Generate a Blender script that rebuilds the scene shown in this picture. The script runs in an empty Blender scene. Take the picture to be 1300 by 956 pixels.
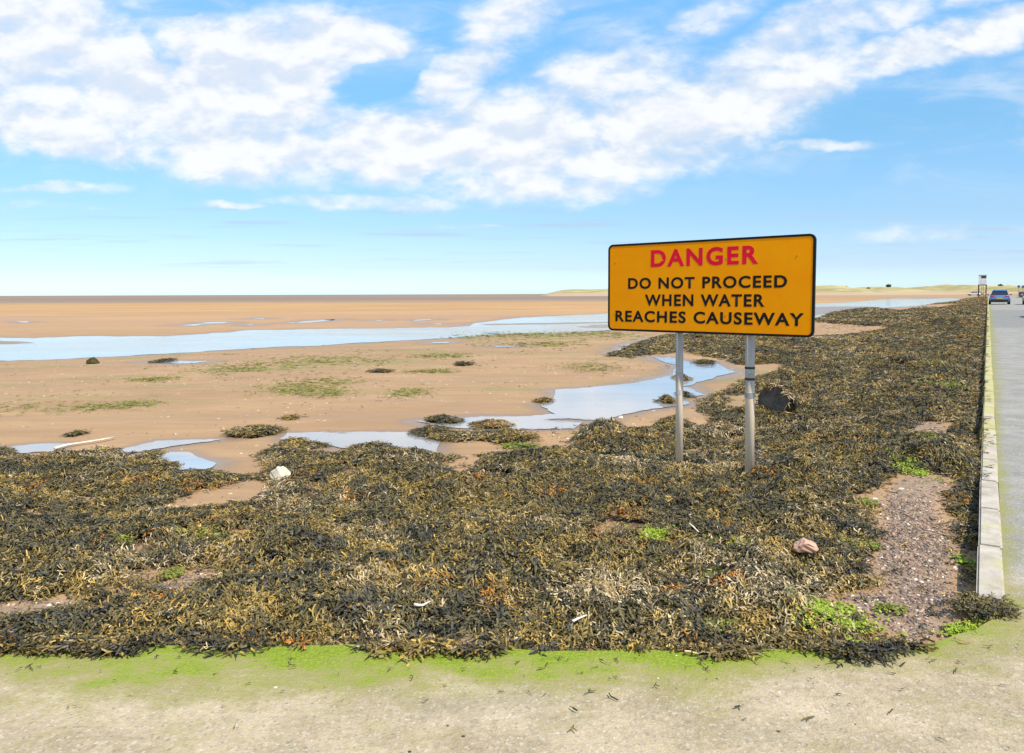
import bpy, bmesh, math, random
import numpy as np
from mathutils import Vector, Matrix

random.seed(7)
rng = np.random.default_rng(11)
S = bpy.context.scene
COL = S.collection

# ------------------------------------------------------------------ camera
F = 946.0                      # focal length in pixels of a 1300 wide frame
CX, CY = 650.0, 433.0
EYE = Vector((0, 0, 1.65))
PITCH = math.radians(3.61)
ROLL = math.radians(0.195)
cam_d = bpy.data.cameras.new('camera')
cam = bpy.data.objects.new('camera', cam_d)
COL.objects.link(cam)
Rm = Matrix.Rotation(math.radians(90) - PITCH, 3, 'X') @ Matrix.Rotation(-ROLL, 3, 'Z')
cam.matrix_world = Matrix.Translation(EYE) @ Rm.to_4x4()
cam_d.sensor_width = 36
cam_d.lens = 36 * F / 1300
cam_d.shift_y = -(478 - CY) / 1300
cam_d.clip_end = 60000
cam_d.clip_start = 0.05
S.camera = cam
RN = np.array(Rm)


def ray(px, py):
    d = RN @ np.array([(px - CX) / F, -(py - CY) / F, -1.0])
    return d


def rays(px, py):
    px = np.asarray(px, float); py = np.asarray(py, float)
    d = np.stack([(px - CX) / F, -(py - CY) / F, -np.ones_like(px)], -1)
    return d @ RN.T


def project(P):
    q = (np.asarray(P) - np.array(EYE)) @ RN
    return CX - F * q[..., 0] / q[..., 2], CY + F * q[..., 1] / q[..., 2]


def at_depth(px, py, Y):
    d = ray(px, py)
    return Vector(EYE) + Vector(d) * (Y / d[1])


# ------------------------------------------------------------------ noise
_perm = np.random.default_rng(3).permutation(4096)
_g = np.random.default_rng(4).uniform(0, 2 * np.pi, 4096)
_gx, _gy = np.cos(_g), np.sin(_g)


def noise(x, y, s=1.0, seed=0):
    x = np.asarray(x, float) / s + seed * 17.31
    y = np.asarray(y, float) / s + seed * 9.73
    xi = np.floor(x).astype(np.int64); yi = np.floor(y).astype(np.int64)
    xf = x - xi; yf = y - yi
    u = xf * xf * xf * (xf * (xf * 6 - 15) + 10); v = yf * yf * yf * (yf * (yf * 6 - 15) + 10)

    def g(ix, iy, dx, dy):
        h = _perm[(_perm[ix & 4095] + iy) & 4095]
        return _gx[h] * dx + _gy[h] * dy
    a = g(xi, yi, xf, yf); b = g(xi + 1, yi, xf - 1, yf)
    c = g(xi, yi + 1, xf, yf - 1); d = g(xi + 1, yi + 1, xf - 1, yf - 1)
    return ((a + (b - a) * u) * (1 - v) + (c + (d - c) * u) * v) * 1.5


def fbm(x, y, s=1.0, seed=0, oct=3):
    r = 0; a = 1.0
    for k in range(oct):
        r = r + a * noise(x, y, s / 2 ** k, seed + k * 5)
        a *= 0.5
    return r


def ss(x, a, b):
    t = np.clip((np.asarray(x, float) - a) / (b - a), 0, 1)
    return t * t * (3 - 2 * t)


# ------------------------------------------------------------------ terrain
RA = math.radians(32.53)                          # heading of the causeway
U = np.array([math.sin(RA), math.cos(RA)])        # along the road
NL = np.array([-math.cos(RA), math.sin(RA)])      # to the left of the road


def road_z(t):
    return 0.42 * ss(t, 12, 95)


_d = ray(1238, 765); _k = -1.69 / _d[2] * 1.0
K0 = np.array([_d[0] * _k, _d[1] * _k]) + np.array([0, 0])   # foot of the kerb's outer top edge


def pt(x, y):
    x = np.asarray(x, float) - K0[0]; y = np.asarray(y, float) - K0[1]
    return x * NL[0] + y * NL[1], x * U[0] + y * U[1]


def base_z(x, y):
    p, t = pt(x, y)
    z = -0.06 - 0.17 * ss(y, 3.5, 6.5) - 0.13 * ss(y, 7.0, 9.4) - 0.40 * ss(p, 13, 37)
    z = z + road_z(t) * (1 - ss(p, 2, 12))
    z = z - 0.10 * 0.4 * (1 - ss(p, 0.0, 0.5)) * ss(y, 3.3, 3.9) * (1 - ss(t, 1.5, 4))
    z = z + 0.22 * (1 - ss(p, 0.1, 3.0)) * ss(t, 0.0, 4.0)
    z = z + 0.13 * np.exp(-((p - .02) / .22) ** 2 - ((t + .12) / .22) ** 2)
    return z


def hit(px, py, fn=base_z, lift=0.0):
    d = rays(px, py)
    k = -(1.65 + 0.3) / d[..., 2]
    for _ in range(14):
        x = d[..., 0] * k; y = d[..., 1] * k
        z = fn(x, y) + lift
        k = 0.5 * k + 0.5 * (z - 1.65) / d[..., 2]
    return np.stack([d[..., 0] * k, d[..., 1] * k, fn(d[..., 0] * k, d[..., 1] * k) + lift], -1)


def polyxy(pts):
    a = np.array(pts, float)
    return hit(a[:, 0], a[:, 1])[:, :2]


def inside(P, x, y):
    x = np.asarray(x); y = np.asarray(y)
    r = np.zeros(x.shape, bool)
    n = len(P)
    for i in range(n):
        x1, y1 = P[i]; x2, y2 = P[(i + 1) % n]
        if y1 == y2:
            continue
        c = ((y1 > y) != (y2 > y))
        r ^= c & (x < (x2 - x1) * (y - y1) / (y2 - y1) + x1)
    return r


def pdist(P, x, y, closed=True):
    x = np.asarray(x, float); y = np.asarray(y, float)
    best = np.full(x.shape, 1e18)
    n = len(P)
    for i in range(n if closed else n - 1):
        x1, y1 = P[i]; x2, y2 = P[(i + 1) % n]
        dx, dy = x2 - x1, y2 - y1
        L = dx * dx + dy * dy + 1e-12
        t = np.clip(((x - x1) * dx + (y - y1) * dy) / L, 0, 1)
        best = np.minimum(best, (x - x1 - t * dx) ** 2 + (y - y1 - t * dy) ** 2)
    return np.sqrt(best)


def sdf(P, x, y):
    d = pdist(P, x, y)
    return np.where(inside(P, x, y), d, -d)


# ------------------------------------------------------------------ mesh helpers
def mesh_np(name, co, faces, mat=None, smooth=False, attrs=None, cols=None):
    """co (n,3); faces (m,k) index array or list of such"""
    me = bpy.data.meshes.new(name)
    fl = faces if isinstance(faces, list) else [faces]
    fl = [f for f in fl if len(f)]
    me.vertices.add(len(co)); me.vertices.foreach_set('co', np.asarray(co, np.float32).ravel())
    loops = np.concatenate([f.ravel() for f in fl])
    st = []; o = 0
    for f in fl:
        st.append(o + np.arange(len(f)) * f.shape[1]); o += f.size
    st = np.concatenate(st)
    me.loops.add(len(loops)); me.loops.foreach_set('vertex_index', loops.astype(np.int32))
    me.polygons.add(len(st)); me.polygons.foreach_set('loop_start', st.astype(np.int32))
    me.update(calc_edges=True)
    for k, v in (attrs or {}).items():
        a = me.attributes.new(k, 'FLOAT', 'POINT'); a.data.foreach_set('value', np.asarray(v, np.float32))
    if cols is not None:
        a = me.color_attributes.new('col', 'FLOAT_COLOR', 'POINT')
        c = np.ones((len(co), 4), np.float32); c[:, :3] = cols
        a.data.foreach_set('color', c.ravel())
    if smooth:
        me.polygons.foreach_set('use_smooth', np.ones(len(st), bool))
    if mat:
        me.materials.append(mat)
    return me


def link(name, me, parent=None):
    o = bpy.data.objects.new(name, me)
    COL.objects.link(o)
    if parent:
        o.parent = parent
    return o


def tag(o, label, cat=None, group=None, kind=None):
    o['label'] = label
    if cat: o['category'] = cat
    if group: o['group'] = group
    if kind: o['kind'] = kind
    return o


def empty(name, loc, rz=0.0):
    e = bpy.data.objects.new(name, None)
    COL.objects.link(e)
    e.location = loc; e.rotation_euler = (0, 0, rz)
    e.empty_display_size = 0.2
    return e


def bm_obj(name, bm, mat, parent=None, smooth=False):
    me = bpy.data.meshes.new(name)
    bm.normal_update()
    bm.to_mesh(me); bm.free()
    if smooth:
        for p in me.polygons: p.use_smooth = True
    me.materials.append(mat)
    return link(name, me, parent)


def add_box(bm, c, s, bevel=0.0, rot=None):
    r = bmesh.ops.create_cube(bm, size=1.0)
    vs = r['verts']
    M = Matrix.Translation(Vector(c)) @ (rot.to_4x4() if rot else Matrix.Identity(4)) @ Matrix.Diagonal((*s, 1))
    bmesh.ops.transform(bm, matrix=M, verts=vs)
    if bevel:
        es = list({e for v in vs for e in v.link_edges})
        bmesh.ops.bevel(bm, geom=es, offset=bevel, segments=2, affect='EDGES')
    return bm


def add_cyl(bm, a, b, r0, r1=None, n=16, caps=True):
    a = Vector(a); b = Vector(b); r1 = r0 if r1 is None else r1
    d = b - a
    M = Matrix.Translation((a + b) / 2) @ d.to_track_quat('Z', 'Y').to_matrix().to_4x4()
    bmesh.ops.create_cone(bm, cap_ends=caps, segments=n, radius1=r0, radius2=r1, depth=d.length, matrix=M)
    return bm


# ------------------------------------------------------------------ node helpers
def new_mat(name):
    m = bpy.data.materials.new(name); m.use_nodes = True
    nt = m.node_tree; b = nt.nodes['Principled BSDF']
    return m, nt, b


class NT:
    def __init__(self, nt): self.nt = nt

    def n(self, t, **kw):
        nd = self.nt.nodes.new(t)
        for k, v in kw.items():
            setattr(nd, k, v)
        return nd

    def put(self, sock, v):
        if v is None: return
        if hasattr(v, 'is_output'):
            self.nt.links.new(v, sock)
        else:
            sock.default_value = v

    def math(self, op, a, b=None, c=None, clamp=False):
        nd = self.n('ShaderNodeMath', operation=op, use_clamp=clamp)
        self.put(nd.inputs[0], a); self.put(nd.inputs[1], b); self.put(nd.inputs[2], c)
        return nd.outputs[0]

    def vmath(self, op, a, b=None):
        nd = self.n('ShaderNodeVectorMath', operation=op)
        self.put(nd.inputs[0], a); self.put(nd.inputs[1], b)
        return nd.outputs['Value'] if op in ('LENGTH', 'DOT_PRODUCT', 'DISTANCE') else nd.outputs[0]

    def noise(self, vec, scale, detail=4, rough=0.55, dist=0.0):
        nd = self.n('ShaderNodeTexNoise')
        self.put(nd.inputs['Vector'], vec); self.put(nd.inputs['Scale'], scale)
        nd.inputs['Detail'].default_value = detail; nd.inputs['Roughness'].default_value = rough
        nd.inputs['Distortion'].default_value = dist
        return nd.outputs['Fac']

    def voro(self, vec, scale, feature='F1'):
        nd = self.n('ShaderNodeTexVoronoi', feature=feature)
        self.put(nd.inputs['Vector'], vec); self.put(nd.inputs['Scale'], scale)
        return nd

    def map(self, v, a, b, c=0.0, d=1.0, smooth=True):
        nd = self.n('ShaderNodeMapRange', interpolation_type='SMOOTHSTEP' if smooth else 'LINEAR')
        nd.clamp = True
        self.put(nd.inputs['Value'], v)
        for k, x in zip(('From Min', 'From Max', 'To Min', 'To Max'), (a, b, c, d)):
            self.put(nd.inputs[k], x)
        return nd.outputs['Result']

    def mix(self, f, a, b):
        nd = self.n('ShaderNodeMix', data_type='RGBA')
        self.put(nd.inputs[0], f); self.put(nd.inputs[6], a); self.put(nd.inputs[7], b)
        return nd.outputs[2]

    def attr(self, name, col=False):
        nd = self.n('ShaderNodeAttribute', attribute_name=name)
        return nd.outputs['Color'] if col else nd.outputs['Fac']

    def pos(self):
        return self.n('ShaderNodeNewGeometry').outputs['Position']

    def scale(self, v, s):
        nd = self.n('ShaderNodeVectorMath', operation='MULTIPLY')
        self.put(nd.inputs[0], v); nd.inputs[1].default_value = s
        return nd.outputs[0]

    def bump(self, h, strength, dist, bsdf):
        nd = self.n('ShaderNodeBump')
        self.put(nd.inputs['Height'], h); nd.inputs['Strength'].default_value = strength
        nd.inputs['Distance'].default_value = dist
        self.nt.links.new(nd.outputs[0], bsdf.inputs['Normal'])


def C(r, g, b): return (r, g, b, 1)


def plain(name, col, rough=0.5, metal=0.0, var=0.15, scale=8.0, bump=0.0, spec=0.5, coat=0.0):
    m, nt, b = new_mat(name); T = NT(nt)
    tc = T.n('ShaderNodeTexCoord').outputs['Object']
    n = T.noise(tc, scale, 5, 0.6)
    T.put(b.inputs['Base Color'], T.mix(T.map(n, 0.3, 0.7), C(*[c * (1 - var) for c in col]), C(*[min(1, c * (1 + var)) for c in col])))
    b.inputs['Roughness'].default_value = rough; b.inputs['Metallic'].default_value = metal
    b.inputs['Specular IOR Level'].default_value = spec
    b.inputs['Coat Weight'].default_value = coat
    if bump: T.bump(n, bump, 0.01, b)
    return m


# ================================================================== WORLD
SUN_AZ, SUN_EL = math.radians(142), math.radians(54)
w = bpy.data.worlds.new('World'); S.world = w; w.use_nodes = True
T = NT(w.node_tree)
bg = w.node_tree.nodes['Background']
sky = T.n('ShaderNodeTexSky', sky_type='NISHITA')
sky.sun_disc = False; sky.sun_elevation = SUN_EL; sky.sun_rotation = SUN_AZ
sky.altitude = 0; sky.air_density = 1.0; sky.dust_density = 0.4; sky.ozone_density = 1.6
gen = T.n('ShaderNodeTexCoord').outputs['Generated']
sep = T.n('ShaderNodeSeparateXYZ'); T.put(sep.inputs[0], gen)
dy = T.math('MAXIMUM', sep.outputs[1], 0.03)
az = T.math('MULTIPLY', T.math('DIVIDE', sep.outputs[0], dy), 9.46)      # hundreds of units, 0 = straight out to sea
el = T.math('MULTIPLY', T.math('DIVIDE', sep.outputs[2], dy), 9.46)
cmb = T.n('ShaderNodeCombineXYZ'); T.put(cmb.inputs[0], az); T.put(cmb.inputs[1], el)
P0 = cmb.outputs[0]
wn = T.n('ShaderNodeTexNoise'); wn.inputs['Scale'].default_value = 0.9; wn.inputs['Detail'].default_value = 5
wn.inputs['Roughness'].default_value = 0.6
T.put(wn.inputs['Vector'], T.scale(P0, (0.8, 1.7, 1)))
warp = T.vmath('SUBTRACT', wn.outputs['Color'], (0.5, 0.5, 0.5))
P1 = T.vmath('ADD', P0, T.scale(warp, (1.1, 0.55, 0)))
BLOBS = [  # centre x, y in photo pixels, radii, tilt (deg, up to the right), weight
    (60, 60, 190, 120, -12, .9), (-60, 140, 160, 70, 0, .8), (40, 150, 180, 48, -8, .95), (130, 185, 130, 30, -8, .8), (180, 120, 190, 90, -15, 1.0), (330, 100, 200, 95, -8, 1.05), (440, 55, 130, 50, -5, .95),
    (120, 5, 200, 45, 0, .55), (330, 185, 230, 60, -5, .95), (520, 185, 190, 62, 0, 1.05), (650, 180, 170, 85, 0, 1.0), (575, 100, 90, 45, 15, .9),
    (625, 40, 95, 55, 20, .72), (700, 15, 60, 26, 15, .5), (680, 238, 170, 28, 0, .8), (770, 100, 120, 55, 10, .85), (860, 150, 200, 62, 8, 1.0), (800, 200, 190, 40, 5, .9),
    (980, 105, 170, 55, 18, .9), (1040, 190, 110, 12, 3, .6), (1010, 52, 140, 44, 25, .75), (1180, 66, 170, 32, 14, .9), (1290, 30, 130, 24, 12, .9),
    (1120, 24, 130, 36, 20, .62), (900, 30, 100, 26, 25, .5), (1230, 5, 90, 20, 10, .5), (80, 237, 110, 9, 0, .55), (315, 263, 60, 9, 0, .6), (470, 258, 150, 16, -2, .6),
    (60, 262, 140, 6, 0, .3), (590, 289, 70, 5, 0, .35), (1190, 300, 200, 14, 3, .35), (1290, 296, 90, 7, 5, .4),
    (1500, 60, 260, 60, 10, .8), (-300, 120, 220, 90, 0, .8)]
HOLES = [(490, 108, 70, 34, 8, .85), (245, 8, 60, 22, -10, .4), (575, 55, 40, 40, 0, .4), (215, 70, 18, 30, 30, .3), (1040, 235, 60, 30, 0, .5)]


def blobsum(lst, vec):
    acc = None
    for (x, y, rx, ry, rot, wt) in lst:
        mp = T.n('ShaderNodeMapping', vector_type='TEXTURE')
        mp.inputs['Location'].default_value = ((x - 650) / 100, (373 - y) / 100, 0)
        mp.inputs['Rotation'].default_value = (0, 0, math.radians(rot))
        mp.inputs['Scale'].default_value = (rx / 100, ry / 100, 1)
        T.put(mp.inputs['Vector'], vec)
        ln = T.vmath('LENGTH', mp.outputs[0])
        v = T.map(ln, 1.25, 0.25, 0, wt)
        acc = v if acc is None else T.math('MAXIMUM', acc, v)
    return acc


D = T.math('SUBTRACT', blobsum(BLOBS, P1), blobsum(HOLES, P1))
# the streets of small puffs inside the cloud: rows seen nearly edge on
n1 = T.noise(T.scale(P0, (1.15, 2.1, 1)), 1.0, 7, 0.55, 0.25)
n1u = T.noise(T.scale(T.vmath('ADD', P0, (-.03, .17, 0)), (1.15, 2.1, 1)), 1.0, 4, 0.5, 0.25)
n1c = T.noise(T.scale(P0, (1.15, 2.1, 1)), 1.0, 4, 0.5, 0.25)
n2 = T.noise(T.scale(P0, (3.6, 6.2, 1)), 1.0, 5, 0.58, 0.2)
tex = T.math('ADD', T.math('MULTIPLY', T.math('SUBTRACT', n1, 0.5), 1.75), T.math('MULTIPLY', T.math('SUBTRACT', n2, 0.5), 0.55))
dens = T.math('ADD', D, T.math('MULTIPLY', tex, T.map(D, 0.0, 0.5, 0.15, 0.85)))
cloud = T.map(dens, 0.02, 0.98)
# thin grey streaks low over the sea
st = T.noise(T.scale(P0, (0.45, 9.0, 1)), 1.0, 4, 0.5)
low = T.math('MULTIPLY', T.map(st, 0.53, 0.70, 0, 0.5), T.math('MULTIPLY', T.map(el, 0.15, 0.5), T.map(el, 1.4, 0.9)))
veil = T.math('MULTIPLY', T.map(T.noise(T.scale(P0, (0.55, 1.8, 1)), 1.0, 6, 0.6, 0.8), 0.44, 0.72, 0, 0.5), T.map(D, -0.3, 0.25, 0.35, 1.0))
cloud = T.math('MAXIMUM', cloud, T.math('MULTIPLY', veil, T.map(el, 0.9, 2.0)))
front = T.map(sep.outputs[1], 0.03, 0.15)
# unseen broken cloud added behind and beside the view to brighten the sign
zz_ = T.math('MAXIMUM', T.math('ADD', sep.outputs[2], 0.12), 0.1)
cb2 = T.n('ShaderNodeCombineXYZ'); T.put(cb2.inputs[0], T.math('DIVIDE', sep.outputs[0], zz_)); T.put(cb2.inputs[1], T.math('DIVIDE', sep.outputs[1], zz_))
rear_fill = T.math('MULTIPLY', T.map(T.noise(cb2.outputs[0], 1.1, 6, 0.55), 0.40, 0.56), T.map(sep.outputs[2], 0.0, 0.12))
cloud = T.math('MULTIPLY', cloud, front)
cloud = T.math('ADD', cloud, T.math('MULTIPLY', rear_fill, T.map(sep.outputs[1], 0.15, -0.05)), clamp=True)
low = T.math('MULTIPLY', low, front)
shade = T.map(T.math('ADD', T.math('ADD', T.math('MULTIPLY', T.math('SUBTRACT', n1c, n1u), 1.1), 0.5), T.math('ADD', T.math('MULTIPLY', T.math('SUBTRACT', n2, .5), 0.45), T.math('MULTIPLY', T.math('SUBTRACT', n1, .5), 0.35))), 0.32, 0.66)
CW = 5.0
ccol = T.mix(shade, C(0.75 * CW, 0.82 * CW, 0.93 * CW), C(1.0 * CW, 1.0 * CW, 1.0 * CW))
skyc = T.n('ShaderNodeMix', data_type='RGBA', blend_type='MULTIPLY'); skyc.inputs[0].default_value = 1
hl = T.math('SQRT', T.math('ADD', T.math('MULTIPLY', sep.outputs[0], sep.outputs[0]), T.math('MULTIPLY', sep.outputs[1], sep.outputs[1])))
el2 = T.math('MULTIPLY', T.math('DIVIDE', sep.outputs[2], T.math('MAXIMUM', hl, 0.05)), 9.46)
rmp = T.n('ShaderNodeValToRGB'); T.put(rmp.inputs[0], T.math('DIVIDE', el2, 4.0))
SKY = [(0.0125, (.96, 1.30, 1.75)), (0.083, (.78, .95, 1.40)), (0.21, (.77, .95, 1.19)), (0.48, (.82, 1.18, 1.30)), (0.9, (1.15, 1.75, 1.9))]
cr_ = rmp.color_ramp
for i, (p_, c_) in enumerate(SKY):
    e_ = cr_.elements[i] if i < 2 else cr_.elements.new(p_)
    e_.position = p_; e_.color = (c_[0] / 2.2, c_[1] / 2.2, c_[2] / 2.2, 1)
T.put(skyc.inputs[6], sky.outputs[0]); T.put(skyc.inputs[7], T.scale(rmp.outputs[0], (2.2 / 1.5,) * 3))
c1 = T.mix(low, skyc.outputs[2], C(0.52 * CW, 0.62 * CW, 0.76 * CW))
c2 = T.mix(T.math('MULTIPLY', cloud, 0.93), c1, ccol)
T.put(bg.inputs['Color'], c2)
bg.inputs['Strength'].default_value = 0.15

sun_d = bpy.data.lights.new('sun', 'SUN'); sun_d.energy = 4.2; sun_d.angle = math.radians(0.53); sun_d.color = (1, 0.95, 0.87)
sun = bpy.data.objects.new('sun', sun_d); COL.objects.link(sun)
SD = Vector((math.sin(SUN_AZ) * math.cos(SUN_EL), math.cos(SUN_AZ) * math.cos(SUN_EL), math.sin(SUN_EL)))
sun.rotation_euler = SD.to_track_quat('Z', 'Y').to_euler()
sun.location = (20, -10, 30)
S.view_settings.view_transform = 'Standard'; S.view_settings.look = 'None'; S.view_settings.gamma = 1
S.view_settings.use_curve_mapping = False
S.view_settings.exposure = 0.45

# ================================================================== TRACED OUTLINES (photo pixels -> the ground)
CHANNEL = [(-260, 428), (0, 428.8), (40, 429), (109, 427), (212, 427), (248, 424.5), (288, 422), (314, 419.5), (400, 417.8), (501, 416.8),
           (597, 414.8), (604, 410.5), (640, 406), (665, 403), (720, 400.5), (775, 398), (900, 391.5), (1035, 385.5), (1092, 382.8), (1134, 378.8),
           (1207, 378.6), (1224, 379.8), (1170, 388), (1109, 391.5), (1055, 399), (1040, 403), (930, 411), (850, 416), (769, 419.4), (707, 423.7),
           (646, 423.7), (597, 427.7), (523, 432), (452, 435.4), (400, 439.4), (364, 440), (274, 445.4), (179, 451), (66, 456.6), (0, 458), (-260, 464)]
BAR = [(-260, 431), (0, 433), (30, 434), (44, 435.5), (20, 437), (-260, 440)]
BAR2 = [(610, 411.6), (680, 410.2), (760, 409.2), (830, 407), (760, 410.6), (680, 412.0), (620, 413)]
POOLS = [
    [(704, 495), (748, 492), (800, 487), (853, 477), (856, 463), (828, 454), (850, 453), (866, 458), (890, 463), (908, 460), (932, 473), (901, 481),
     (868, 491), (894, 502), (864, 506), (875, 513), (813, 522), (785, 528), (769, 535), (741, 536), (732, 544), (686, 545), (655, 548), (600, 545),
     (554, 541), (529, 535), (609, 529), (664, 529), (704, 526), (686, 515), (704, 507)],
    [(364, 550), (430, 548), (517, 549), (540, 555), (560, 562), (552, 575), (530, 572), (492, 566), (437, 569), (413, 565), (390, 560), (357, 558)],
    [(154, 571), (198, 560), (284, 557.5), (250, 562), (215, 567), (160, 577)],
    [(192, 583), (212, 574), (240, 574), (251, 581), (275, 588), (271, 595), (228, 597)],
    [(15, 567), (50, 563.5), (82, 563.5), (66, 573), (20, 576)],
    [(185, 459), (218, 458.4), (271, 459), (232, 462), (203, 461)],
    [(775, 449), (798, 437), (850, 427), (886, 425), (850, 431), (812, 440), (788, 449)],
    [(546, 434.6), (574, 433.8), (566, 435.6), (552, 436)],
    [(626, 439.4), (651, 439.2), (650, 440.4), (630, 440.6)],
    [(1082, 399), (1108, 400), (1100, 402.5), (1080, 402)],
]
STREAKS = [[(228, 413.2), (250, 411.4), (262, 411), (245, 413.4)], [(255, 409.6), (290, 408.8), (288, 410.2), (262, 411)], [(362, 410.4), (385, 408.4), (423, 405.2), (430, 405.8), (395, 409.2)],
           [(395, 406.4), (426, 405.4), (424, 406.6)], [(524, 406.8), (545, 405), (547, 406), (530, 407.2)], [(548, 411.4), (561, 410.6), (560, 411.6)],
           [(20, 408.4), (36, 408), (34, 409.4)], [(470, 406.8), (486, 406.2), (484, 407.2)], [(316, 404.6), (336, 404), (334, 405)], [(300, 412.6), (322, 412), (318, 413.2)]]

WEED = [(-330, 560), (-100, 563), (0, 562), (15, 567), (20, 576), (63, 574), (89, 572), (126, 563.5), (152, 572), (162, 580), (190, 571), (212, 568), (200, 580), (231, 585), (225, 596),
        (271, 595), (304, 602), (327, 598), (331, 585), (319, 574), (345, 565), (364, 558), (390, 559), (413, 566), (394, 573), (430, 579), (434, 575), (440, 569), (477, 563), (495, 571),
        (532, 573), (553, 578), (600, 580), (640, 574), (714, 573), (720, 560), (732, 541), (769, 540), (788, 548), (831, 543), (846, 532), (866, 533), (885, 541), (897, 540), (893, 527), (879, 517), (885, 510),
        (901, 504), (923, 490), (950, 480), (967, 475), (996, 470), (993, 462), (934, 464), (912, 458), (866, 446), (840, 450), (800, 455), (767, 452), (806, 435), (835, 427), (900, 424), (1029, 427),
        (1045, 428), (1088, 424), (1128, 417), (1082, 413), (1040, 410), (1030, 405), (1040, 404), (1053, 398), (1082, 393), (1109, 391), (1145, 395), (1165, 390.5), (1200, 389.5), (1224, 386), (1195, 386), (1170, 388), (1218, 383), (1224, 379.5),
        (1243, 377.5), (1251, 377), (1251, 400), (1250, 450), (1249, 540), (1245, 640), (1243, 690), (1236, 770), (1240, 792), (1200, 818), (1148, 824), (1095, 817), (1051, 823), (928, 828), (900, 823), (878, 830), (850, 827), (822, 832), (807, 845),
        (790, 838), (741, 827), (675, 838), (655, 832), (641, 820), (494, 822), (420, 824), (400, 829), (381, 834), (365, 826), (346, 824), (301, 834), (262, 838), (256, 824), (200, 815), (152, 824), (104, 822), (69, 819), (0, 813), (-120, 808), (-330, 800)]
HOLESW = [  # sand or shingle showing through the weed
    [(566, 588), (605, 581), (614, 584), (596, 592), (582, 602)],
    [(205, 646), (242, 629), (287, 621), (322, 607), (336, 618), (332, 638), (284, 642)],
    [(100, 640), (110, 631), (130, 628), (122, 638)], [(15, 660), (30, 652), (54, 650), (48, 657)],
    [(-20, 772), (50, 763), (108, 764), (60, 779), (-20, 788)], [(186, 746), (215, 736), (258, 726), (250, 742), (225, 756), (200, 758)],
    [(500, 818), (540, 808), (600, 804), (636, 796), (662, 788), (652, 800), (640, 816), (600, 819)],
    [(930, 504), (962, 500), (966, 512), (935, 520)], [(1040, 411), (1085, 414), (1124, 414), (1100, 420), (1060, 424), (1036, 423)],
    [(1150, 391.5), (1215, 389), (1218, 390.5), (1160, 393)],
    [(866, 571), (888, 569), (890, 574), (870, 576)], [(1005, 488), (1022, 489), (1018, 494), (1006, 494)],
    [(690, 540), (730, 545), (716, 570), (640, 572), (650, 560)],
    [(1162, 534), (1200, 538), (1196, 556), (1160, 560), (1150, 552)],
]
SHINGLE = [(1136, 612), (1160, 604), (1200, 608), (1205, 618), (1187, 635), (1193, 666), (1210, 693), (1207, 732), (1209, 771), (1201, 808), (1154, 813), (1112, 788), (1073, 768), (1088, 757), (1127, 752), (1112, 717), (1120, 674), (1124, 635)]
HOLESW.append(SHINGLE)
GREEN = [(830, 690, 22, 7), (925, 700, 40, 9), (1055, 790, 46, 17), (1035, 775, 36, 10), (1076, 693, 16, 5), (1105, 695, 8, 4), (1154, 597, 15, 8), (1162, 572, 20, 4), (1192, 495, 17, 4), (1190, 470, 9, 3), (1180, 582, 10, 3),
         (232, 691, 10, 5), (258, 697, 16, 5), (286, 699, 14, 4), (218, 732, 8, 4), (155, 698, 10, 3), (1100, 640, 10, 4), (905, 745, 12, 5), (1130, 776, 12, 5), (910, 800, 18, 5), (660, 567, 18, 3), (1228, 716, 7, 7), (1225, 803, 26, 6), (1255, 796, 12, 4)]
GREENSAND = [(20, 519, 45, 7), (125, 517, 30, 4), (170, 514, 22, 3), (330, 465, 60, 5), (390, 458, 45, 5), (440, 459, 50, 4), (370, 491, 28, 5), (410, 486, 35, 4), (385, 496, 25, 3),
             (519, 499, 18, 4), (640, 426, 40, 3), (700, 437, 30, 2.5), (752, 466, 25, 4), (770, 424, 30, 3), (700, 425, 35, 2.5), (560, 452, 25, 2), (420, 500, 20, 3), (300, 470, 30, 3), (190, 482, 20, 1.5), (545, 472, 20, 1.5)]

WEED = [(x, y + 4.5) if (x < 350 and 555 < y < 606) else (x, y) for x, y in WEED]
W_WEED = polyxy(WEED); W_HOLES = [polyxy(h) for h in HOLESW]


def weed_sdf(x, y):
    d = sdf(W_WEED, x, y)
    for h in W_HOLES:
        d = np.minimum(d, -sdf(h, x, y) - (.09 if h is W_HOLES[-1] else 0))
    # ragged edges: lobes of a few decimetres
    return d + 0.10 * np.clip(np.asarray(y) / 12, .6, 3) * fbm(x, y, 0.55 * np.clip(np.asarray(y) / 10, .8, 4), 21, 3)


MOUNDS = [(1212, 590, 42, 24, .24), (1196, 540, 40, 14, .15), (752, 556, 42, 16, .16), (1005, 632, 36, 12, .13), (690, 600, 60, 14, .08), (850, 540, 30, 8, .12), (1225, 640, 18, 30, .12),
          (960, 760, 60, 16, .06), (345, 592, 40, 10, .03), (60, 610, 70, 14, .05), (460, 592, 50, 10, .04), (1235, 500, 18, 14, .12), (700, 830, 50, 12, .06), (1060, 505, 60, 14, .12), (1150, 470, 60, 10, .14)]
W_MOUNDS = []
for (x, y, rx, ry, h) in MOUNDS:
    a = hit(np.array([x - rx, x + rx, x, x]), np.array([y, y, y - ry, y + ry]))
    c = hit(np.array([x]), np.array([y]))[0]
    W_MOUNDS.append((c[0], c[1], abs(a[1, 0] - a[0, 0]) / 2, abs(a[2, 1] - a[3, 1]) / 2, h))


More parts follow.
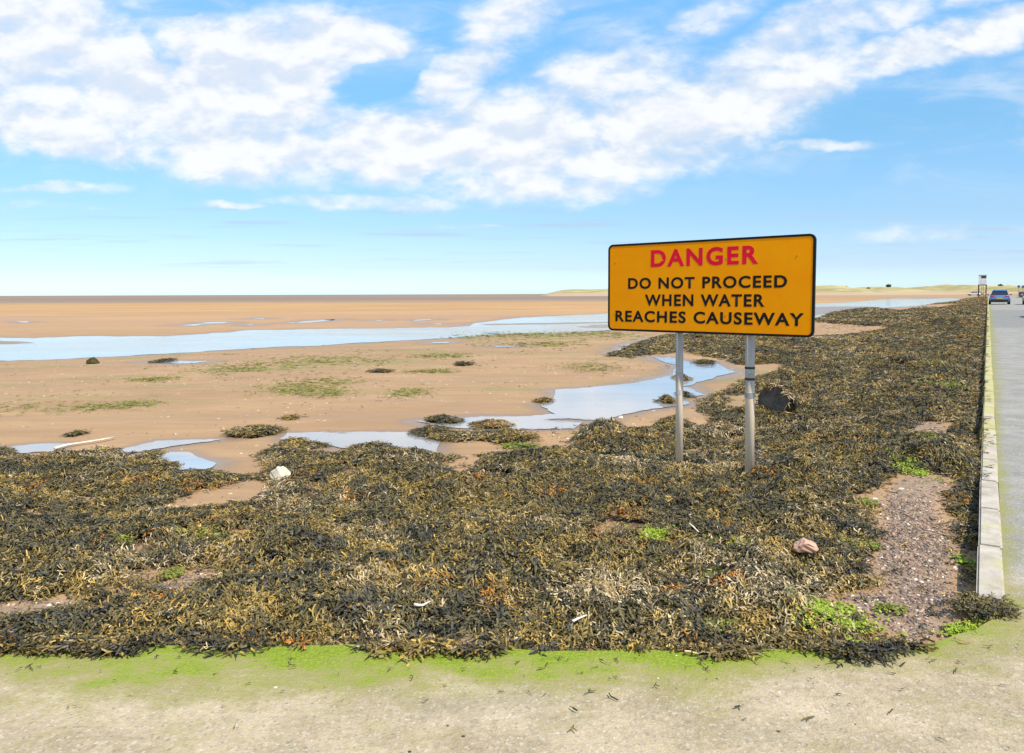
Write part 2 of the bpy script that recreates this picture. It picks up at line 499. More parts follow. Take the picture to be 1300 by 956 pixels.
def mat_h(x, y, d=None):
    """thickness of the weed over the sand"""
    if d is None:
        d = weed_sdf(x, y)
    e = ss(d, -0.03, 0.50)
    h = 0.055 + 0.07 * fbm(x, y, 0.8, 31, 2) + 0.055 * (.6 - 1.4 * np.abs(noise(x, y, 0.34, 37))) + 0.03 * noise(x, y, 0.13, 39) + 0.05 * np.clip(noise(x, y, 1.7, 41), -1, 1)
    h = np.maximum(h, 0.012)
    for (mx, my, rx, ry, mh) in W_MOUNDS:
        q = ((x - mx) / rx) ** 2 + ((y - my) / ry) ** 2
        h = h + mh * np.exp(-q * 1.4)
    return h * e - 0.02 * (1 - ss(d, -0.1, 0.02))


# ================================================================== GROUND
# road and apron outline: everything right of / nearer than this line is made ground
EDGE_PX = [(-900, 796), (-330, 806), (0, 812), (200, 818), (500, 822), (800, 826), (950, 827), (1100, 823), (1190, 817), (1232, 804), (1258, 788), (1266, 778)]
_e = np.array(EDGE_PX, float)
_er = rays(_e[:, 0], _e[:, 1]); _ek = -1.65 / _er[:, 2]
EDGE = np.stack([_er[:, 0] * _ek, _er[:, 1] * _ek], -1)
KW = 0.135                                      # kerb width
kin = K0 - NL * KW                              # inner edge foot
EDGE = np.vstack([EDGE[:-1], kin[None, :] + U * 0.02, kin[None, :] + U * 900])
ROADPOLY = np.vstack([EDGE, kin + U * 900 - NL * 7.2, kin - U * 1 - NL * 7.2, [[40, -3]], [[40, -30]], [[-60, -30]], [[-60, EDGE[0, 1]]]])


def road_d(x, y):
    return sdf(ROADPOLY, x, y)


TAN = np.concatenate([np.linspace(-1.5, -0.75, 40, endpoint=False), np.linspace(-0.75, 0.75, 760), np.linspace(0.75, 1.5, 40)[1:]])
ROWS = np.concatenate([946 * 2.2 / np.linspace(1500, 800, 60, endpoint=False), 946 * 2.2 / np.linspace(800, 30, 560, endpoint=False),
                       946 * 2.2 / np.geomspace(30, 0.06, 160)])
gx = (TAN[None, :] * ROWS[:, None]); gy = np.repeat(ROWS[:, None], len(TAN), 1)
W_WATER = [polyxy(CHANNEL)] + [polyxy(p) for p in POOLS] + [polyxy(p) for p in STREAKS]
W_BARS = [polyxy(BAR), polyxy(BAR2)]


def grid_faces(nr, nc, off=0):
    i = np.arange(nr - 1)[:, None] * nc + np.arange(nc - 1)[None, :]
    i = i.ravel() + off
    return np.stack([i, i + 1, i + nc + 1, i + nc], -1)


def ground_z(x, y):
    z = base_z(x, y)
    z = z + 0.018 * fbm(x, y, 1.6, 51, 2) * ss(y, 4, 9) + 0.02 * noise(x, y, 6.0, 55) * ss(y, 10, 20)
    return z


gz = ground_z(gx, gy)
wet = np.zeros_like(gx)
X, Y = gx.ravel(), gy.ravel()
wd = np.full(X.shape, -1e9)
for i, P in enumerate(W_WATER):
    m = (Y > P[:, 1].min() * .9 - 1) & (Y < P[:, 1].max() * 1.1 + 1)
    q = np.full(X.shape, -1e9); q[m] = sdf(P, X[m], Y[m]); wd = np.maximum(wd, q)
for P in W_BARS:
    m = (Y > P[:, 1].min() - 1) & (Y < P[:, 1].max() + 1)
    q = sdf(P, X[m], Y[m]); wd[m] = np.where(q > 0, -q, wd[m])
sc = np.clip(Y / 25, .4, 3)
bl = ss(wd, -0.5, 0.06)
gz = gz.ravel() * (1 - bl) + (base_z(X, Y) - 0.006) * bl
wet = ss(wd + 0.35 * sc * fbm(X, Y, 1.2, 61, 3), -0.9 * sc, 0.0)
shing = np.zeros_like(X)
m = (Y < 30)
for h, amt in [(SHINGLE, 1.0), (HOLESW[4], .8), (HOLESW[5], 1.0), (HOLESW[6], .8), (HOLESW[13], .7)]:
    shing[m] = np.maximum(shing[m], amt * ss(sdf(polyxy(h), X[m], Y[m]), -0.05, 0.08))
rd = road_d(X, Y)
gz = np.where(rd > 0.05, np.minimum(gz, road_z(pt(X, Y)[1]) - 0.06), gz)
faces = grid_faces(len(ROWS), len(TAN))
# the ground behind the viewer
n0 = len(X)
extra = np.array([[-120, -80, -0.3], [120, -80, -0.3], [gx[0, -1], gy[0, -1], gz[len(TAN) - 1]], [gx[0, 0], gy[0, 0], gz[0]], [-120, gy[0, 0], -0.3], [120, gy[0, -1], -0.3]])
co = np.vstack([np.stack([X, Y, gz], -1), extra])
pad = np.zeros(6)
ef = np.array([[n0, n0 + 1, n0 + 2, n0 + 3]]), np.array([[n0, n0 + 3, n0 + 4], [n0 + 1, n0 + 5, n0 + 2]])

m_sand, nt, b = new_mat('wet_sand'); T = NT(nt)
pos = T.pos()
sp = T.n('ShaderNodeSeparateXYZ'); T.put(sp.inputs[0], pos)
dist = sp.outputs[1]
big = T.noise(T.scale(pos, (0.03, 0.07, 0.1)), 1, 5, 0.6)
mid = T.noise(T.scale(pos, (0.35, 0.9, 1)), 1, 6, 0.65)
fine = T.noise(pos, 22, 5, 0.7)
grit = T.noise(pos, 160, 2, 0.6)
base = T.mix(T.map(mid, 0.3, 0.72), C(0.335, 0.196, 0.093), C(0.415, 0.254, 0.126))
base = T.mix(T.map(fine, 0.25, 0.75), T.mix(0.35, base, C(0.30, 0.20, 0.12)), base)
farc = T.mix(T.map(big, 0.35, 0.65), C(0.385, 0.216, 0.088), C(0.45, 0.266, 0.112))
base = T.mix(T.map(dist, 38, 75), base, farc)
rip = T.noise(T.scale(pos, (0.05, 0.35, 1)), 1, 6, 0.7)
band = T.math('MULTIPLY', T.map(dist, 48, 60), T.map(dist, 120, 85))
base = T.mix(T.math('MULTIPLY', band, T.map(rip, 0.42, 0.6, 0.15, 0.9)), base, C(0.36, 0.225, 0.14))
fd = T.math('ADD', dist, T.math('MULTIPLY', T.math('SUBTRACT', T.noise(T.scale(pos, (0.004, 0.02, 1)), 1, 4, 0.6), 0.5), 160))
base = T.mix(T.math('MULTIPLY', T.map(fd, 190, 270), T.map(T.math('DIVIDE', sp.outputs[0], dist), 0.30, 0.12, 0.3, 1.0)), base, T.mix(T.map(T.noise(T.scale(pos, (0.002, 0.012, 1)), 1, 5, 0.7), 0.35, 0.65), C(0.205, 0.145, 0.105), C(0.27, 0.185, 0.125)))
wetf = T.attr('wet')
strk = T.noise(T.scale(pos, (0.10, 0.55, 1)), 1, 6, 0.65)
base = T.mix(T.math('MULTIPLY', T.map(strk, 0.50, 0.66, 0, 0.55), T.map(dist, 60, 40)), base, C(0.30, 0.195, 0.11))
film = T.math('MULTIPLY', T.noise(T.scale(pos, (0.22, 0.6, 1)), 1, 3, 0.5), T.math('ADD', 0.55, T.math('MULTIPLY', T.noise(T.scale(pos, (2.2, 5, 1)), 1, 6, 0.75), 0.9)))
base = T.mix(T.math('MULTIPLY', T.map(film, 0.52, 0.68, 0, 0.6), T.math('MULTIPLY', T.map(dist, 12, 16), T.map(dist, 44, 34))), base, C(0.215, 0.20, 0.065))
base = T.mix(T.math('MULTIPLY', wetf, 0.75), base, C(0.215, 0.145, 0.095))
sh = T.attr('shingle')
base = T.mix(sh, base, T.mix(T.map(fine, 0.35, 0.65), C(0.19, 0.13, 0.085), C(0.34, 0.24, 0.16)))
rpl = T.noise(T.scale(pos, (0.9, 5.0, 1)), 1, 5, 0.6, 0.6)
base = T.mix(T.math('MULTIPLY', T.map(rpl, 0.44, 0.62, 0, 0.38), T.map(dist, 60, 25)), base, C(0.265, 0.17, 0.095))
base = T.mix(T.map(T.noise(pos, 3.2, 6, 0.75), 0.56, 0.74, 0, 0.45), base, C(0.26, 0.165, 0.09))
# broken shell and small stones lying on the sand
v = T.voro(pos, 9.0)
rv = T.n('ShaderNodeSeparateColor'); T.put(rv.inputs[0], v.outputs['Color'])
sz = T.math('MULTIPLY', T.math('POWER', rv.outputs[0], 7), 0.30)
spk = T.math('MULTIPLY', T.math('LESS_THAN', v.outputs['Distance'], sz), T.map(mid, 0.38, 0.6))
base = T.mix(spk, base, T.mix(T.math('GREATER_THAN', rv.outputs[1], 0.3), C(0.12, 0.10, 0.08), C(0.72, 0.66, 0.56)))
# smears of brown weed dust
sm = T.noise(T.scale(pos, (1.2, 3.0, 1)), 1, 8, 0.72)
base = T.mix(T.math('MULTIPLY', T.map(sm, 0.60, 0.72, 0, 0.55), T.map(dist, 45, 30)), base, C(0.20, 0.15, 0.075))
T.put(b.inputs['Base Color'], base)
T.put(b.inputs['Roughness'], T.math('SUBTRACT', 0.85, T.math('MULTIPLY', wetf, 0.55)))
b.inputs['Specular IOR Level'].default_value = 0.3
hh = T.math('ADD', T.math('MULTIPLY', T.noise(T.scale(pos, (2.0, 5.0, 1)), 1, 5, 0.65), 1.0), T.math('MULTIPLY', grit, 0.12))
T.bump(hh, 0.55, 0.03, b)
me = mesh_np('ground', co, [faces, ef[0], ef[1]], m_sand, True, {'wet': np.concatenate([wet, pad]), 'shingle': np.concatenate([shing, pad])})
tag(link('ground', me), 'pale orange tidal sand flats reaching out to the horizon', 'sand', kind='structure')

# ---------------------------------------------------------------- water
m_water, nt, b = new_mat('shallow_water'); T = NT(nt)
pos = T.pos()
n = T.noise(T.scale(pos, (0.25, 0.6, 1)), 1, 4, 0.55)
T.put(b.inputs['Base Color'], T.mix(T.map(n, 0.35, 0.65), C(0.27, 0.265, 0.265), C(0.34, 0.325, 0.315)))
b.inputs['Roughness'].default_value = 0.06
b.inputs['IOR'].default_value = 1.95
al = T.noise(T.scale(pos, (0.9, 1.5, 1)), 1, 6, 0.68)
sa = T.n('ShaderNodeSeparateXYZ'); T.put(sa.inputs[0], pos)
T.put(b.inputs['Alpha'], T.math('MAXIMUM', T.map(al, 0.34, 0.42), T.map(sa.outputs[1], 20, 28)))
rn = T.math('ADD', T.noise(T.scale(pos, (1.6, 4.0, 1)), 1, 4, 0.6), T.math('MULTIPLY', T.noise(T.scale(pos, (7, 14, 1)), 1, 3, 0.6), 0.35))
calm = T.noise(T.scale(pos, (0.05, 0.16, 1)), 1, 3, 0.5)
nd = T.n('ShaderNodeBump'); T.put(nd.inputs['Height'], rn); nd.inputs['Distance'].default_value = 0.02
sw = T.n('ShaderNodeSeparateXYZ'); T.put(sw.inputs[0], pos)
T.put(nd.inputs['Strength'], T.math('MULTIPLY', T.map(calm, 0.38, 0.6, 0.45, 1.0), T.map(sw.outputs[1], 18, 32, 0.10, 1.0)))
nt.links.new(nd.outputs[0], b.inputs['Normal'])


def ragged(pts, amp, step, seed):
    out = []
    n = len(pts)
    r = np.random.default_rng(seed)
    for i in range(n):
        a = np.array(pts[i], float); c = np.array(pts[(i + 1) % n], float)
        L = np.hypot(*(c - a)); k = max(1, int(L / step))
        for j in range(k):
            out.append(a + (c - a) * j / k)
    o = np.array(out)
    s = np.cumsum(np.hypot(*(np.diff(o, axis=0, prepend=o[:1]).T)))
    o[:, 0] += amp * 3.0 * fbm(s, s * 0 + seed * 3.3, step * 4, seed, 3)
    o[:, 1] += amp * 0.55 * fbm(s, s * 0 + seed * 7.7, step * 3, seed + 2, 3)
    o[:, 0] += amp * 1.6 * noise(s, s * 0 + seed * 1.7, step * 1.3, seed + 4)
    return o


def water_sheet(name, pts, amp, step, seed, holes=()):
    from mathutils.geometry import delaunay_2d_cdt
    loops = [ragged(pts, amp, step, seed)] + [ragged(h, amp * .6, step, seed + 40 + i) for i, h in enumerate(holes)]
    V, E, rings = [], [], []
    for o in loops:
        P = hit(o[:, 0], o[:, 1]); k0 = len(V); rings.append(P[:, :2])
        V += [Vector((p[0], p[1])) for p in P]
        E += [(k0 + i, k0 + (i + 1) % len(P)) for i in range(len(P))]
    v2, e2, f2, *_ = delaunay_2d_cdt(V, E, [], 0, 1e-5)
    vv = np.array([v[:] for v in v2]); ff = np.array([f for f in f2])
    cc = vv[ff].mean(1)
    ok = inside(rings[0], cc[:, 0], cc[:, 1])
    for h in rings[1:]: ok &= ~inside(h, cc[:, 0], cc[:, 1])
    zz = base_z(vv[:, 0], vv[:, 1]) + 0.004
    bm = bmesh.new()
    bv = [bm.verts.new((a[0], a[1], c)) for a, c in zip(vv, zz)]
    for f in ff[ok]: bm.faces.new([bv[k] for k in f])
    for f in bm.faces:
        f.normal_update()
        if f.normal.z < 0: f.normal_flip()
    for v in [v for v in bm.verts if not v.link_faces]: bm.verts.remove(v)
    return bm_obj(name, bm, m_water)


tag(water_sheet('water', CHANNEL, 1.0, 9, 3, [BAR, BAR2]), 'wide blue tidal channel crossing the sand flats behind the sign', 'channel', kind='structure')
PL = ['large winding tide pool behind the left sign pole', 'long pale pool between weed and sand left of centre', 'thin sliver of pool beside the far left weed', 'small pool cutting into the weed edge',
      'small pool at the left end of the weed bank', 'thin puddle with a dark weed clump on open sand', 'narrow inlet beside the far weed spit', 'small oval puddle on the sand bank below channel',
      'thin puddle beside green algae on the sand bank', 'small pale pool among the far weed beds']
for i, p in enumerate(POOLS):
    tag(water_sheet('tide_pool', p, 1.3 if i < 5 else .5, 4 if i < 5 else 3, 60 + i), PL[i], 'tide pool', 'tide pools left on the sand', 'structure')
bmj = None
for i, p in enumerate(STREAKS):
    o = water_sheet('tide_pool', p, .5, 4, 80 + i)
    tag(o, 'thin bright puddle streak on the sand beyond the channel', 'tide pool', 'puddle streaks beyond the channel', 'structure')

# ---------------------------------------------------------------- road
m_road, nt, b = new_mat('worn_tarmac'); T = NT(nt)
pos = T.pos()
agg = T.voro(pos, 95.0); ac = T.n('ShaderNodeSeparateColor'); T.put(ac.inputs[0], agg.outputs['Color'])
f1 = T.noise(pos, 2.2, 6, 0.65); f2 = T.noise(pos, 30, 4, 0.7); f3 = T.noise(T.scale(pos, (0.35, 0.35, 1)), 1, 4, 0.6)
ap = T.attr('apron'); ed = T.attr('edge'); tt = T.attr('along')
road = T.mix(T.map(f1, 0.3, 0.7), C(0.215, 0.205, 0.185), C(0.315, 0.30, 0.27))
road = T.mix(T.math('MULTIPLY', T.map(tt, 34, 36), T.map(tt, 66, 62)), road, C(0.20, 0.195, 0.19))
lowf = T.noise(T.scale(pos, (0.9, 1.6, 1)), 1, 7, 0.7)
aprc = T.mix(T.map(T.math('ADD', T.math('MULTIPLY', f1, .6), T.math('MULTIPLY', f2, .4)), 0.34, 0.64), C(0.29, 0.225, 0.135), C(0.50, 0.40, 0.265))
road = T.mix(ap, road, T.mix(T.map(lowf, 0.46, 0.66, 0, 0.55), aprc, C(0.22, 0.185, 0.115)))
road = T.mix(T.map(T.noise(T.scale(pos, (0.6, 0.6, 1)), 1.0, 6, 0.7), 0.5, 0.7, 0, 0.35), road, C(0.19, 0.17, 0.135))
road = T.mix(T.map(ac.outputs[0], 0.55, 1.0, 0, 0.55), road, T.mix(ac.outputs[1], C(0.14, 0.12, 0.10), C(0.60, 0.54, 0.44)))
# green slime that grows along the weedy edge
gn = T.noise(T.scale(pos, (3.0, 5.0, 1)), 1, 7, 0.72); gn2 = T.noise(pos, 60, 4, 0.75)
gw = T.attr('slime')
gmix = T.math('ADD', T.math('ADD', gw, T.math('MULTIPLY', T.math('SUBTRACT', gn, 0.5), 2.3)), T.math('MULTIPLY', T.math('SUBTRACT', gn2, 0.5), 1.6))
thin = T.map(gmix, 0.0, 0.85, 0, 0.8)
road = T.mix(thin, road, C(0.245, 0.225, 0.06))
road = T.mix(T.map(gmix, 0.68, 1.15, 0, 0.95), road, T.mix(T.map(gn2, 0.35, 0.65), C(0.13, 0.19, 0.010), C(0.25, 0.31, 0.025)))
# crumbs of dry weed and grit
cr = T.voro(pos, 16.0); cc = T.n('ShaderNodeSeparateColor'); T.put(cc.inputs[0], cr.outputs['Color'])
road = T.mix(T.math('LESS_THAN', cr.outputs['Distance'], T.math('MULTIPLY', T.math('POWER', cc.outputs[0], 14), 0.13)), road,
             T.mix(T.math('GREATER_THAN', cc.outputs[1], 0.6), C(0.06, 0.05, 0.03), C(0.7, 0.64, 0.52)))
T.put(b.inputs['Base Color'], road)
b.inputs['Roughness'].default_value = 0.9; b.inputs['Specular IOR Level'].default_value = 0.25
T.bump(T.math('ADD', T.math('MULTIPLY', agg.outputs['Distance'], 0.35), T.math('ADD', T.math('MULTIPLY', f2, 0.8), T.math('MULTIPLY', gn2, 0.5))), 0.5, 0.012, b)

# sheet built from two grids: along the kerb, and the apron in front
ts = np.concatenate([np.arange(0.02, 30, 0.12), np.geomspace(30, 900, 90)])
qs = np.concatenate([np.linspace(0, 0.8, 14), np.linspace(0.9, 7.2, 26)])
rx = kin[0] + U[0] * ts[:, None] - NL[0] * qs[None, :]; ry = kin[1] + U[1] * ts[:, None] - NL[1] * qs[None, :]
rz = road_z(ts)[:, None] + 0.012 * np.minimum(qs, 2)[None, :]
# apron: strips running from the traced edge towards the viewer
ee = EDGE[:-1]
seg = []
for i in range(len(ee) - 1):
    L = np.hypot(*(ee[i + 1] - ee[i])); k = max(1, int(L / 0.05))
    k = min(k, 60)
    for j in range(k): seg.append(ee[i] + (ee[i + 1] - ee[i]) * j / k)
seg.append(ee[-1]); seg = np.array(seg)
sarc = np.cumsum(np.hypot(*(np.diff(seg, axis=0, prepend=seg[:1]).T)))
wob = 0.03 * fbm(sarc, sarc * 0, .4, 71, 3) * ss(sarc[-1] - sarc, 0.1, 0.5)
segw = seg.copy(); segw[:, 1] += wob
lev = np.concatenate([np.linspace(0, 1, 34) ** 1.3])
tgt = np.stack([np.linspace(-30, 0, len(segw)) * 0 + segw[:, 0] * 0.85 + 0.3 + 0 * segw[:, 0], np.full(len(segw), -1.5)], -1)
tgt[:, 0] = segw[:, 0] + np.where(segw[:, 0] > 2.0, (segw[:, 0] - 2.0) * 1.2, 0)
axy = segw[None, :, :] + (tgt - segw)[None, :, :] * lev[:, None, None]
# right part: closes the wedge between the end of the kerb and the road's right side
qx = np.linspace(0, 1, 30)
right = kin + U * 0.02 - NL * 7.2
r0 = segw[-1][None, :] + (tgt[-1] - segw[-1])[None, :] * lev[:, None]
r1 = np.stack([np.linspace(right[0], 16, len(lev)), np.linspace(right[1], -1.5, len(lev))], -1)
wedge = r0[:, None, :] + (r1 - r0)[:, None, :] * qx[None, :, None]
cos_, fac_, off = [], [], 0
for gxx, gyy, gzz, flip in ((rx, ry, rz, True), (axy[..., 0], axy[..., 1], None, True), (wedge[..., 0], wedge[..., 1], None, True)):
    nr, nc = gxx.shape
    if gzz is None:
        gzz = np.zeros_like(gxx) + 0.012 * np.minimum(np.clip(-(pt(gxx, gyy)[0]) - KW, 0, 2), 2) * ss(pt(gxx, gyy)[1], -1.2, 0)
    cos_.append(np.stack([gxx.ravel(), gyy.ravel(), gzz.ravel()], -1))
    f = grid_faces(nr, nc, off)
    fac_.append(f[:, ::-1] if flip else f); off += nr * nc
# a lip along the apron's edge, down into the weed
lipn = len(segw); lo = off
lip = np.vstack([np.column_stack([segw, 0.012 * np.minimum(np.clip(-(pt(segw[:, 0], segw[:, 1])[0]) - KW, 0, 2), 2) * ss(pt(segw[:, 0], segw[:, 1])[1], -1.2, 0)]), np.column_stack([segw[:, 0], segw[:, 1] + 0.02, np.full(lipn, -0.12)])])
i = np.arange(lipn - 1)
fac_.append(np.stack([lo + i, lo + i + 1, lo + i + 1 + lipn, lo + i + lipn], -1)); cos_.append(lip)
rc = np.vstack(cos_); rx_, ry_ = rc[:, 0], rc[:, 1]
pp, tt_ = pt(rx_, ry_)
apron = 1 - ss(tt_ + 0.35 * fbm(rx_, ry_, .5, 73, 3), -0.1, 0.75)
edist = pdist(EDGE, rx_, ry_, False)
near = ss(tt_, 0.3, 0.0)
slime = near * (1.35 - edist / (0.44 - 0.22 * ss(rx_, .5, 1.5) + 0.16 * noise(rx_, ry_ * 0, 1.1, 77))) * (1 - 0.25 * ss(rx_, 1.2, 2.2))
kerbside = (1 - near) * (0.72 - edist / (0.20 + 0.10 * fbm(rx_ * 0, tt_, 3.0, 79, 2) + 0.25 * ss(tt_, 5, 30)))
slime = np.clip(np.maximum(slime * near, kerbside), -1, 1.4)
me = mesh_np('road', rc, fac_, m_road, True, {'apron': apron, 'edge': edist, 'along': tt_, 'slime': slime})
tag(link('road', me), 'worn grey causeway road with sandy apron and green slimy edge', 'road', kind='structure')

# ---------------------------------------------------------------- kerb
m_kerb, nt, b = new_mat('kerb_concrete'); T = NT(nt)
pos = T.pos()
k1 = T.noise(pos, 6, 6, 0.65); k2 = T.noise(pos, 90, 3, 0.6); k3 = T.noise(T.scale(pos, (1.1, 1.1, 3)), 1, 5, 0.7)
kc = T.mix(T.map(k1, 0.3, 0.7), C(0.36, 0.31, 0.245), C(0.50, 0.44, 0.355))
kc = T.mix(T.map(k2, 0.55, 0.75, 0, 0.35), kc, C(0.24, 0.21, 0.18))
kp = T.n('ShaderNodeSeparateXYZ'); T.put(kp.inputs[0], pos)
kc = T.mix(T.map(T.math('ADD', k3, T.map(kp.outputs[1], 5, 12, 0, 0.22)), 0.54, 0.70, 0, 0.75), kc, C(0.42, 0.38, 0.12))
T.put(b.inputs['Base Color'], kc); kc = T.mix(T.map(T.noise(T.scale(pos, (2.5, 2.5, 2.5)), 1, 7, 0.75), 0.5, 0.68, 0, 0.6), kc, C(0.22, 0.185, 0.13))
T.put(b.inputs['Base Color'], kc); b.inputs['Roughness'].default_value = 0.9
T.bump(T.math('ADD', k1, T.math('MULTIPLY', k2, 0.4)), 0.5, 0.008, b)
bm = bmesh.new()
t = -0.09; rk = random.Random(5)
kr = Matrix.Rotation(-RA, 3, 'Z')
while t < 260:
    L = 0.98 if t < 70 else 8.0
    c2 = K0 + U * (t + L / 2) - NL * KW / 2
    zz = float(road_z(t + L / 2)) + 0.03
    jit = (rk.uniform(-.003, .003), rk.uniform(-.002, .002)) if t < 70 else (0, 0)
    add_box(bm, (c2[0] + jit[0], c2[1] + jit[1], zz - 0.17 + jit[1] * .6), (KW - 0.004, L - 0.012, 0.34), 0.012 if t < 40 else 0, kr @ Matrix.Rotation(rk.uniform(-.004, .004), 3, 'Z'))
    t += L
tag(bm_obj('kerb', bm, m_kerb), 'pale concrete kerb stones edging the causeway above the weed', 'kerb', kind='structure')

# ================================================================== SEAWEED
m_weed, nt, b = new_mat('wet_wrack'); T = NT(nt)
T.put(b.inputs['Base Color'], T.attr('col', True))
pos = T.pos()
T.put(b.inputs['Roughness'], T.map(T.noise(pos, 5, 3), 0.3, 0.7, 0.40, 0.68))
b.inputs['Specular IOR Level'].default_value = 0.30

PAL = np.array([[.050, .046, .034], [.085, .070, .030], [.150, .112, .034], [.215, .150, .042], [.32, .210, .050], [.36, .275, .155], [.34, .14, .02]])


def weed_color(x, y, n, r):
    """species and wetness in patches: slate black, olive, golden, bleached, rust"""
    a = .85 * fbm(x, y, 0.42, 91, 3) + 0.46 * r.standard_normal(n)
    c = fbm(x, y, 1.3, 95, 2) + 0.28 * r.standard_normal(n)
    k = np.where(a < -0.66, 0, np.where(a < -0.22, 1, np.where(a < 0.12, 2, np.where(a < 0.55, 3, 4))))
    k = np.where((c > 0.46) & (a > -0.1), 5, k)
    k = np.where((c < -0.45) & (k > 1) & (r.random(n) < .7), r.integers(0, 2, n), k)
    k = np.where((noise(x, y, 0.5, 99) > 0.50) & (r.random(n) < .30), 6, k)
    return PAL[k] * (0.55 + 0.9 * r.random((n, 1))), k


PATTERNS = {5: ((1, .24), (2, .20), (1, .20), (2, .18), (1, .18)), 3: ((1, .40), (2, .33), (2, .27)), 2: ((1, .55), (2, .45))}


def fronds(x, y, zf, size, r, col, width=0.012, levels=3, lift=0.035, dirscale=0.5, spread=0.9, tipgain=1.3):
    """n forked strap fronds lying over the surface zf: ribbons that curl and divide in two"""
    n = len(x)
    th0 = 2 * np.pi * fbm(x, y, dirscale, 111, 2) + r.standard_normal(n) * spread
    co, cl = [], []
    h = r.random(n) * lift * 0.6
    z = zf(x, y)
    nodes = [(x, y, h, z, th0)]
    pat = PATTERNS[levels]
    for lv, (kids, frac) in enumerate(pat):
        nxt = []
        last = lv == len(pat) - 1
        u0 = lv / len(pat); u1 = (lv + 1) / len(pat)
        for (px_, py_, ph, pz, th) in nodes:
            for s in ((0,) if kids == 1 else (-1, 1)):
                ang = th + s * (0.28 + 0.30 * r.random(n)) + r.standard_normal(n) * .32
                L = size * frac * (0.7 + 0.6 * r.random(n))
                qx_ = px_ + np.cos(ang) * L; qy_ = py_ + np.sin(ang) * L
                qh = np.clip(ph + lift * (r.random(n) * 1.3 - (.40 if lv == 0 else .62)), -0.012, lift * 2.2)
                wm = width * size / .2 * .5
                w0 = wm * (.6 + .5 * u0); w1 = wm * (.6 + .5 * u1) * (.7 if last else 1)
                roll = r.standard_normal(n) * 0.5
                wx, wy, wz = -np.sin(ang) * np.cos(roll), np.cos(ang) * np.cos(roll), np.sin(roll)
                qz = zf(qx_, qy_); z0 = pz + ph; z1 = qz + qh
                for (X_, Y_, Z_, W_, sg) in ((px_, py_, z0, w0, -1), (px_, py_, z0, w0, 1), (qx_, qy_, z1, w1, 1), (qx_, qy_, z1, w1, -1)):
                    co.append(np.stack([X_ + sg * W_ * wx, Y_ + sg * W_ * wy, Z_ + sg * W_ * wz], -1))
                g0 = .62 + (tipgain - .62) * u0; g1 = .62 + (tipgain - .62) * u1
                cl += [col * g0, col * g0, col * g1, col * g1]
                nxt.append((qx_, qy_, qh, qz, ang))
        nodes = nxt
    q = len(co) // 4
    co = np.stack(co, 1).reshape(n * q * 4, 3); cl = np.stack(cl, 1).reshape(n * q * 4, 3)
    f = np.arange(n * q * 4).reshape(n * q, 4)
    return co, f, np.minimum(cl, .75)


# height field of sand + weed, cached on a fine grid for speed
def surf(x, y):
    z = base_z(x, y) + mat_h(x, y)
    return np.where((np.asarray(y) < np.interp(x, EDGE[:-2, 0], EDGE[:-2, 1])) & (np.asarray(x) < 2.0), np.maximum(z, 0.006), z)


def scatter(xr, yr, dens_fn, per, r):
    n = int((xr[1] - xr[0]) * (yr[1] - yr[0]) * per)
    x = r.uniform(*xr, n); y = r.uniform(*yr, n)
    k = dens_fn(x, y) > r.random(n)
    return x[k], y[k]


greens_w = []
for (x, y, rx_p, ry_p) in GREEN:
    c = hit(np.array([x, x - rx_p, x + rx_p, x, x]), np.array([y, y, y, y - ry_p, y + ry_p]))
    greens_w.append((c[0, 0], c[0, 1], abs(c[2, 0] - c[1, 0]) / 2, abs(c[3, 1] - c[4, 1]) / 2))


THIN = [(120, 742, 170, 34, .75), (235, 735, 60, 26, .85), (60, 772, 90, 10, .9), (275, 634, 80, 15, .9), (600, 810, 60, 10, .85), (870, 695, 70, 9, .7), (1085, 772, 60, 16, .6), (1150, 545, 45, 22, .7),
        (1140, 650, 40, 40, .5), (40, 655, 60, 6, .7), (590, 592, 40, 10, .9), (300, 690, 50, 8, .6), (700, 660, 60, 5, .5), (1000, 640, 40, 5, .4), (760, 584, 50, 5, .5)]
W_THIN = []
for (x_, y_, rx_p, ry_p, wt_) in THIN:
    c = hit(np.array([x_, x_ - rx_p, x_ + rx_p, x_, x_]), np.array([y_, y_, y_, y_ - ry_p, y_ + ry_p]))
    W_THIN.append((c[0, 0], c[0, 1], abs(c[2, 0] - c[1, 0]) / 2, abs(c[3, 1] - c[4, 1]) / 2, wt_))


def thin(x, y):
    f = 0
    for (cx, cy, ra, rb, wt_) in W_THIN:
        f = np.maximum(f, wt_ * np.exp(-(((x - cx) / ra) ** 2 + ((y - cy) / rb) ** 2) * 1.1))
    return np.clip(f * (1.0 + .9 * fbm(x, y, .5, 161, 3)), 0, .97)


def dens(x, y, soft=0.10):
    d = weed_sdf(x, y)
    v = ss(d, -0.05, soft)
    # thin places where the sand and shell show between the fronds
    gap = fbm(x, y, 0.9, 121, 3)
    v = v * (1 - 0.85 * ss(gap, 0.38, 0.70))
    for (cx, cy, ra, rb) in greens_w:
        v = v * (1 - 0.85 * np.exp(-(((x - cx) / ra) ** 2 + ((y - cy) / rb) ** 2) * 1.2))
    v = v * (1 - thin(x, y))
    inh = np.zeros(np.shape(x), bool)
    for h in W_HOLES:
        inh |= inside(h, x, y)
    v = np.where(inh & (v < .045), .045, v)
    return v


parts_co, parts_f, parts_c, off = [], [], [], 0


def put(t3):
    global off
    co, f, c = t3
    parts_co.append(co); parts_f.append(f + off); parts_c.append(c); off += len(co)


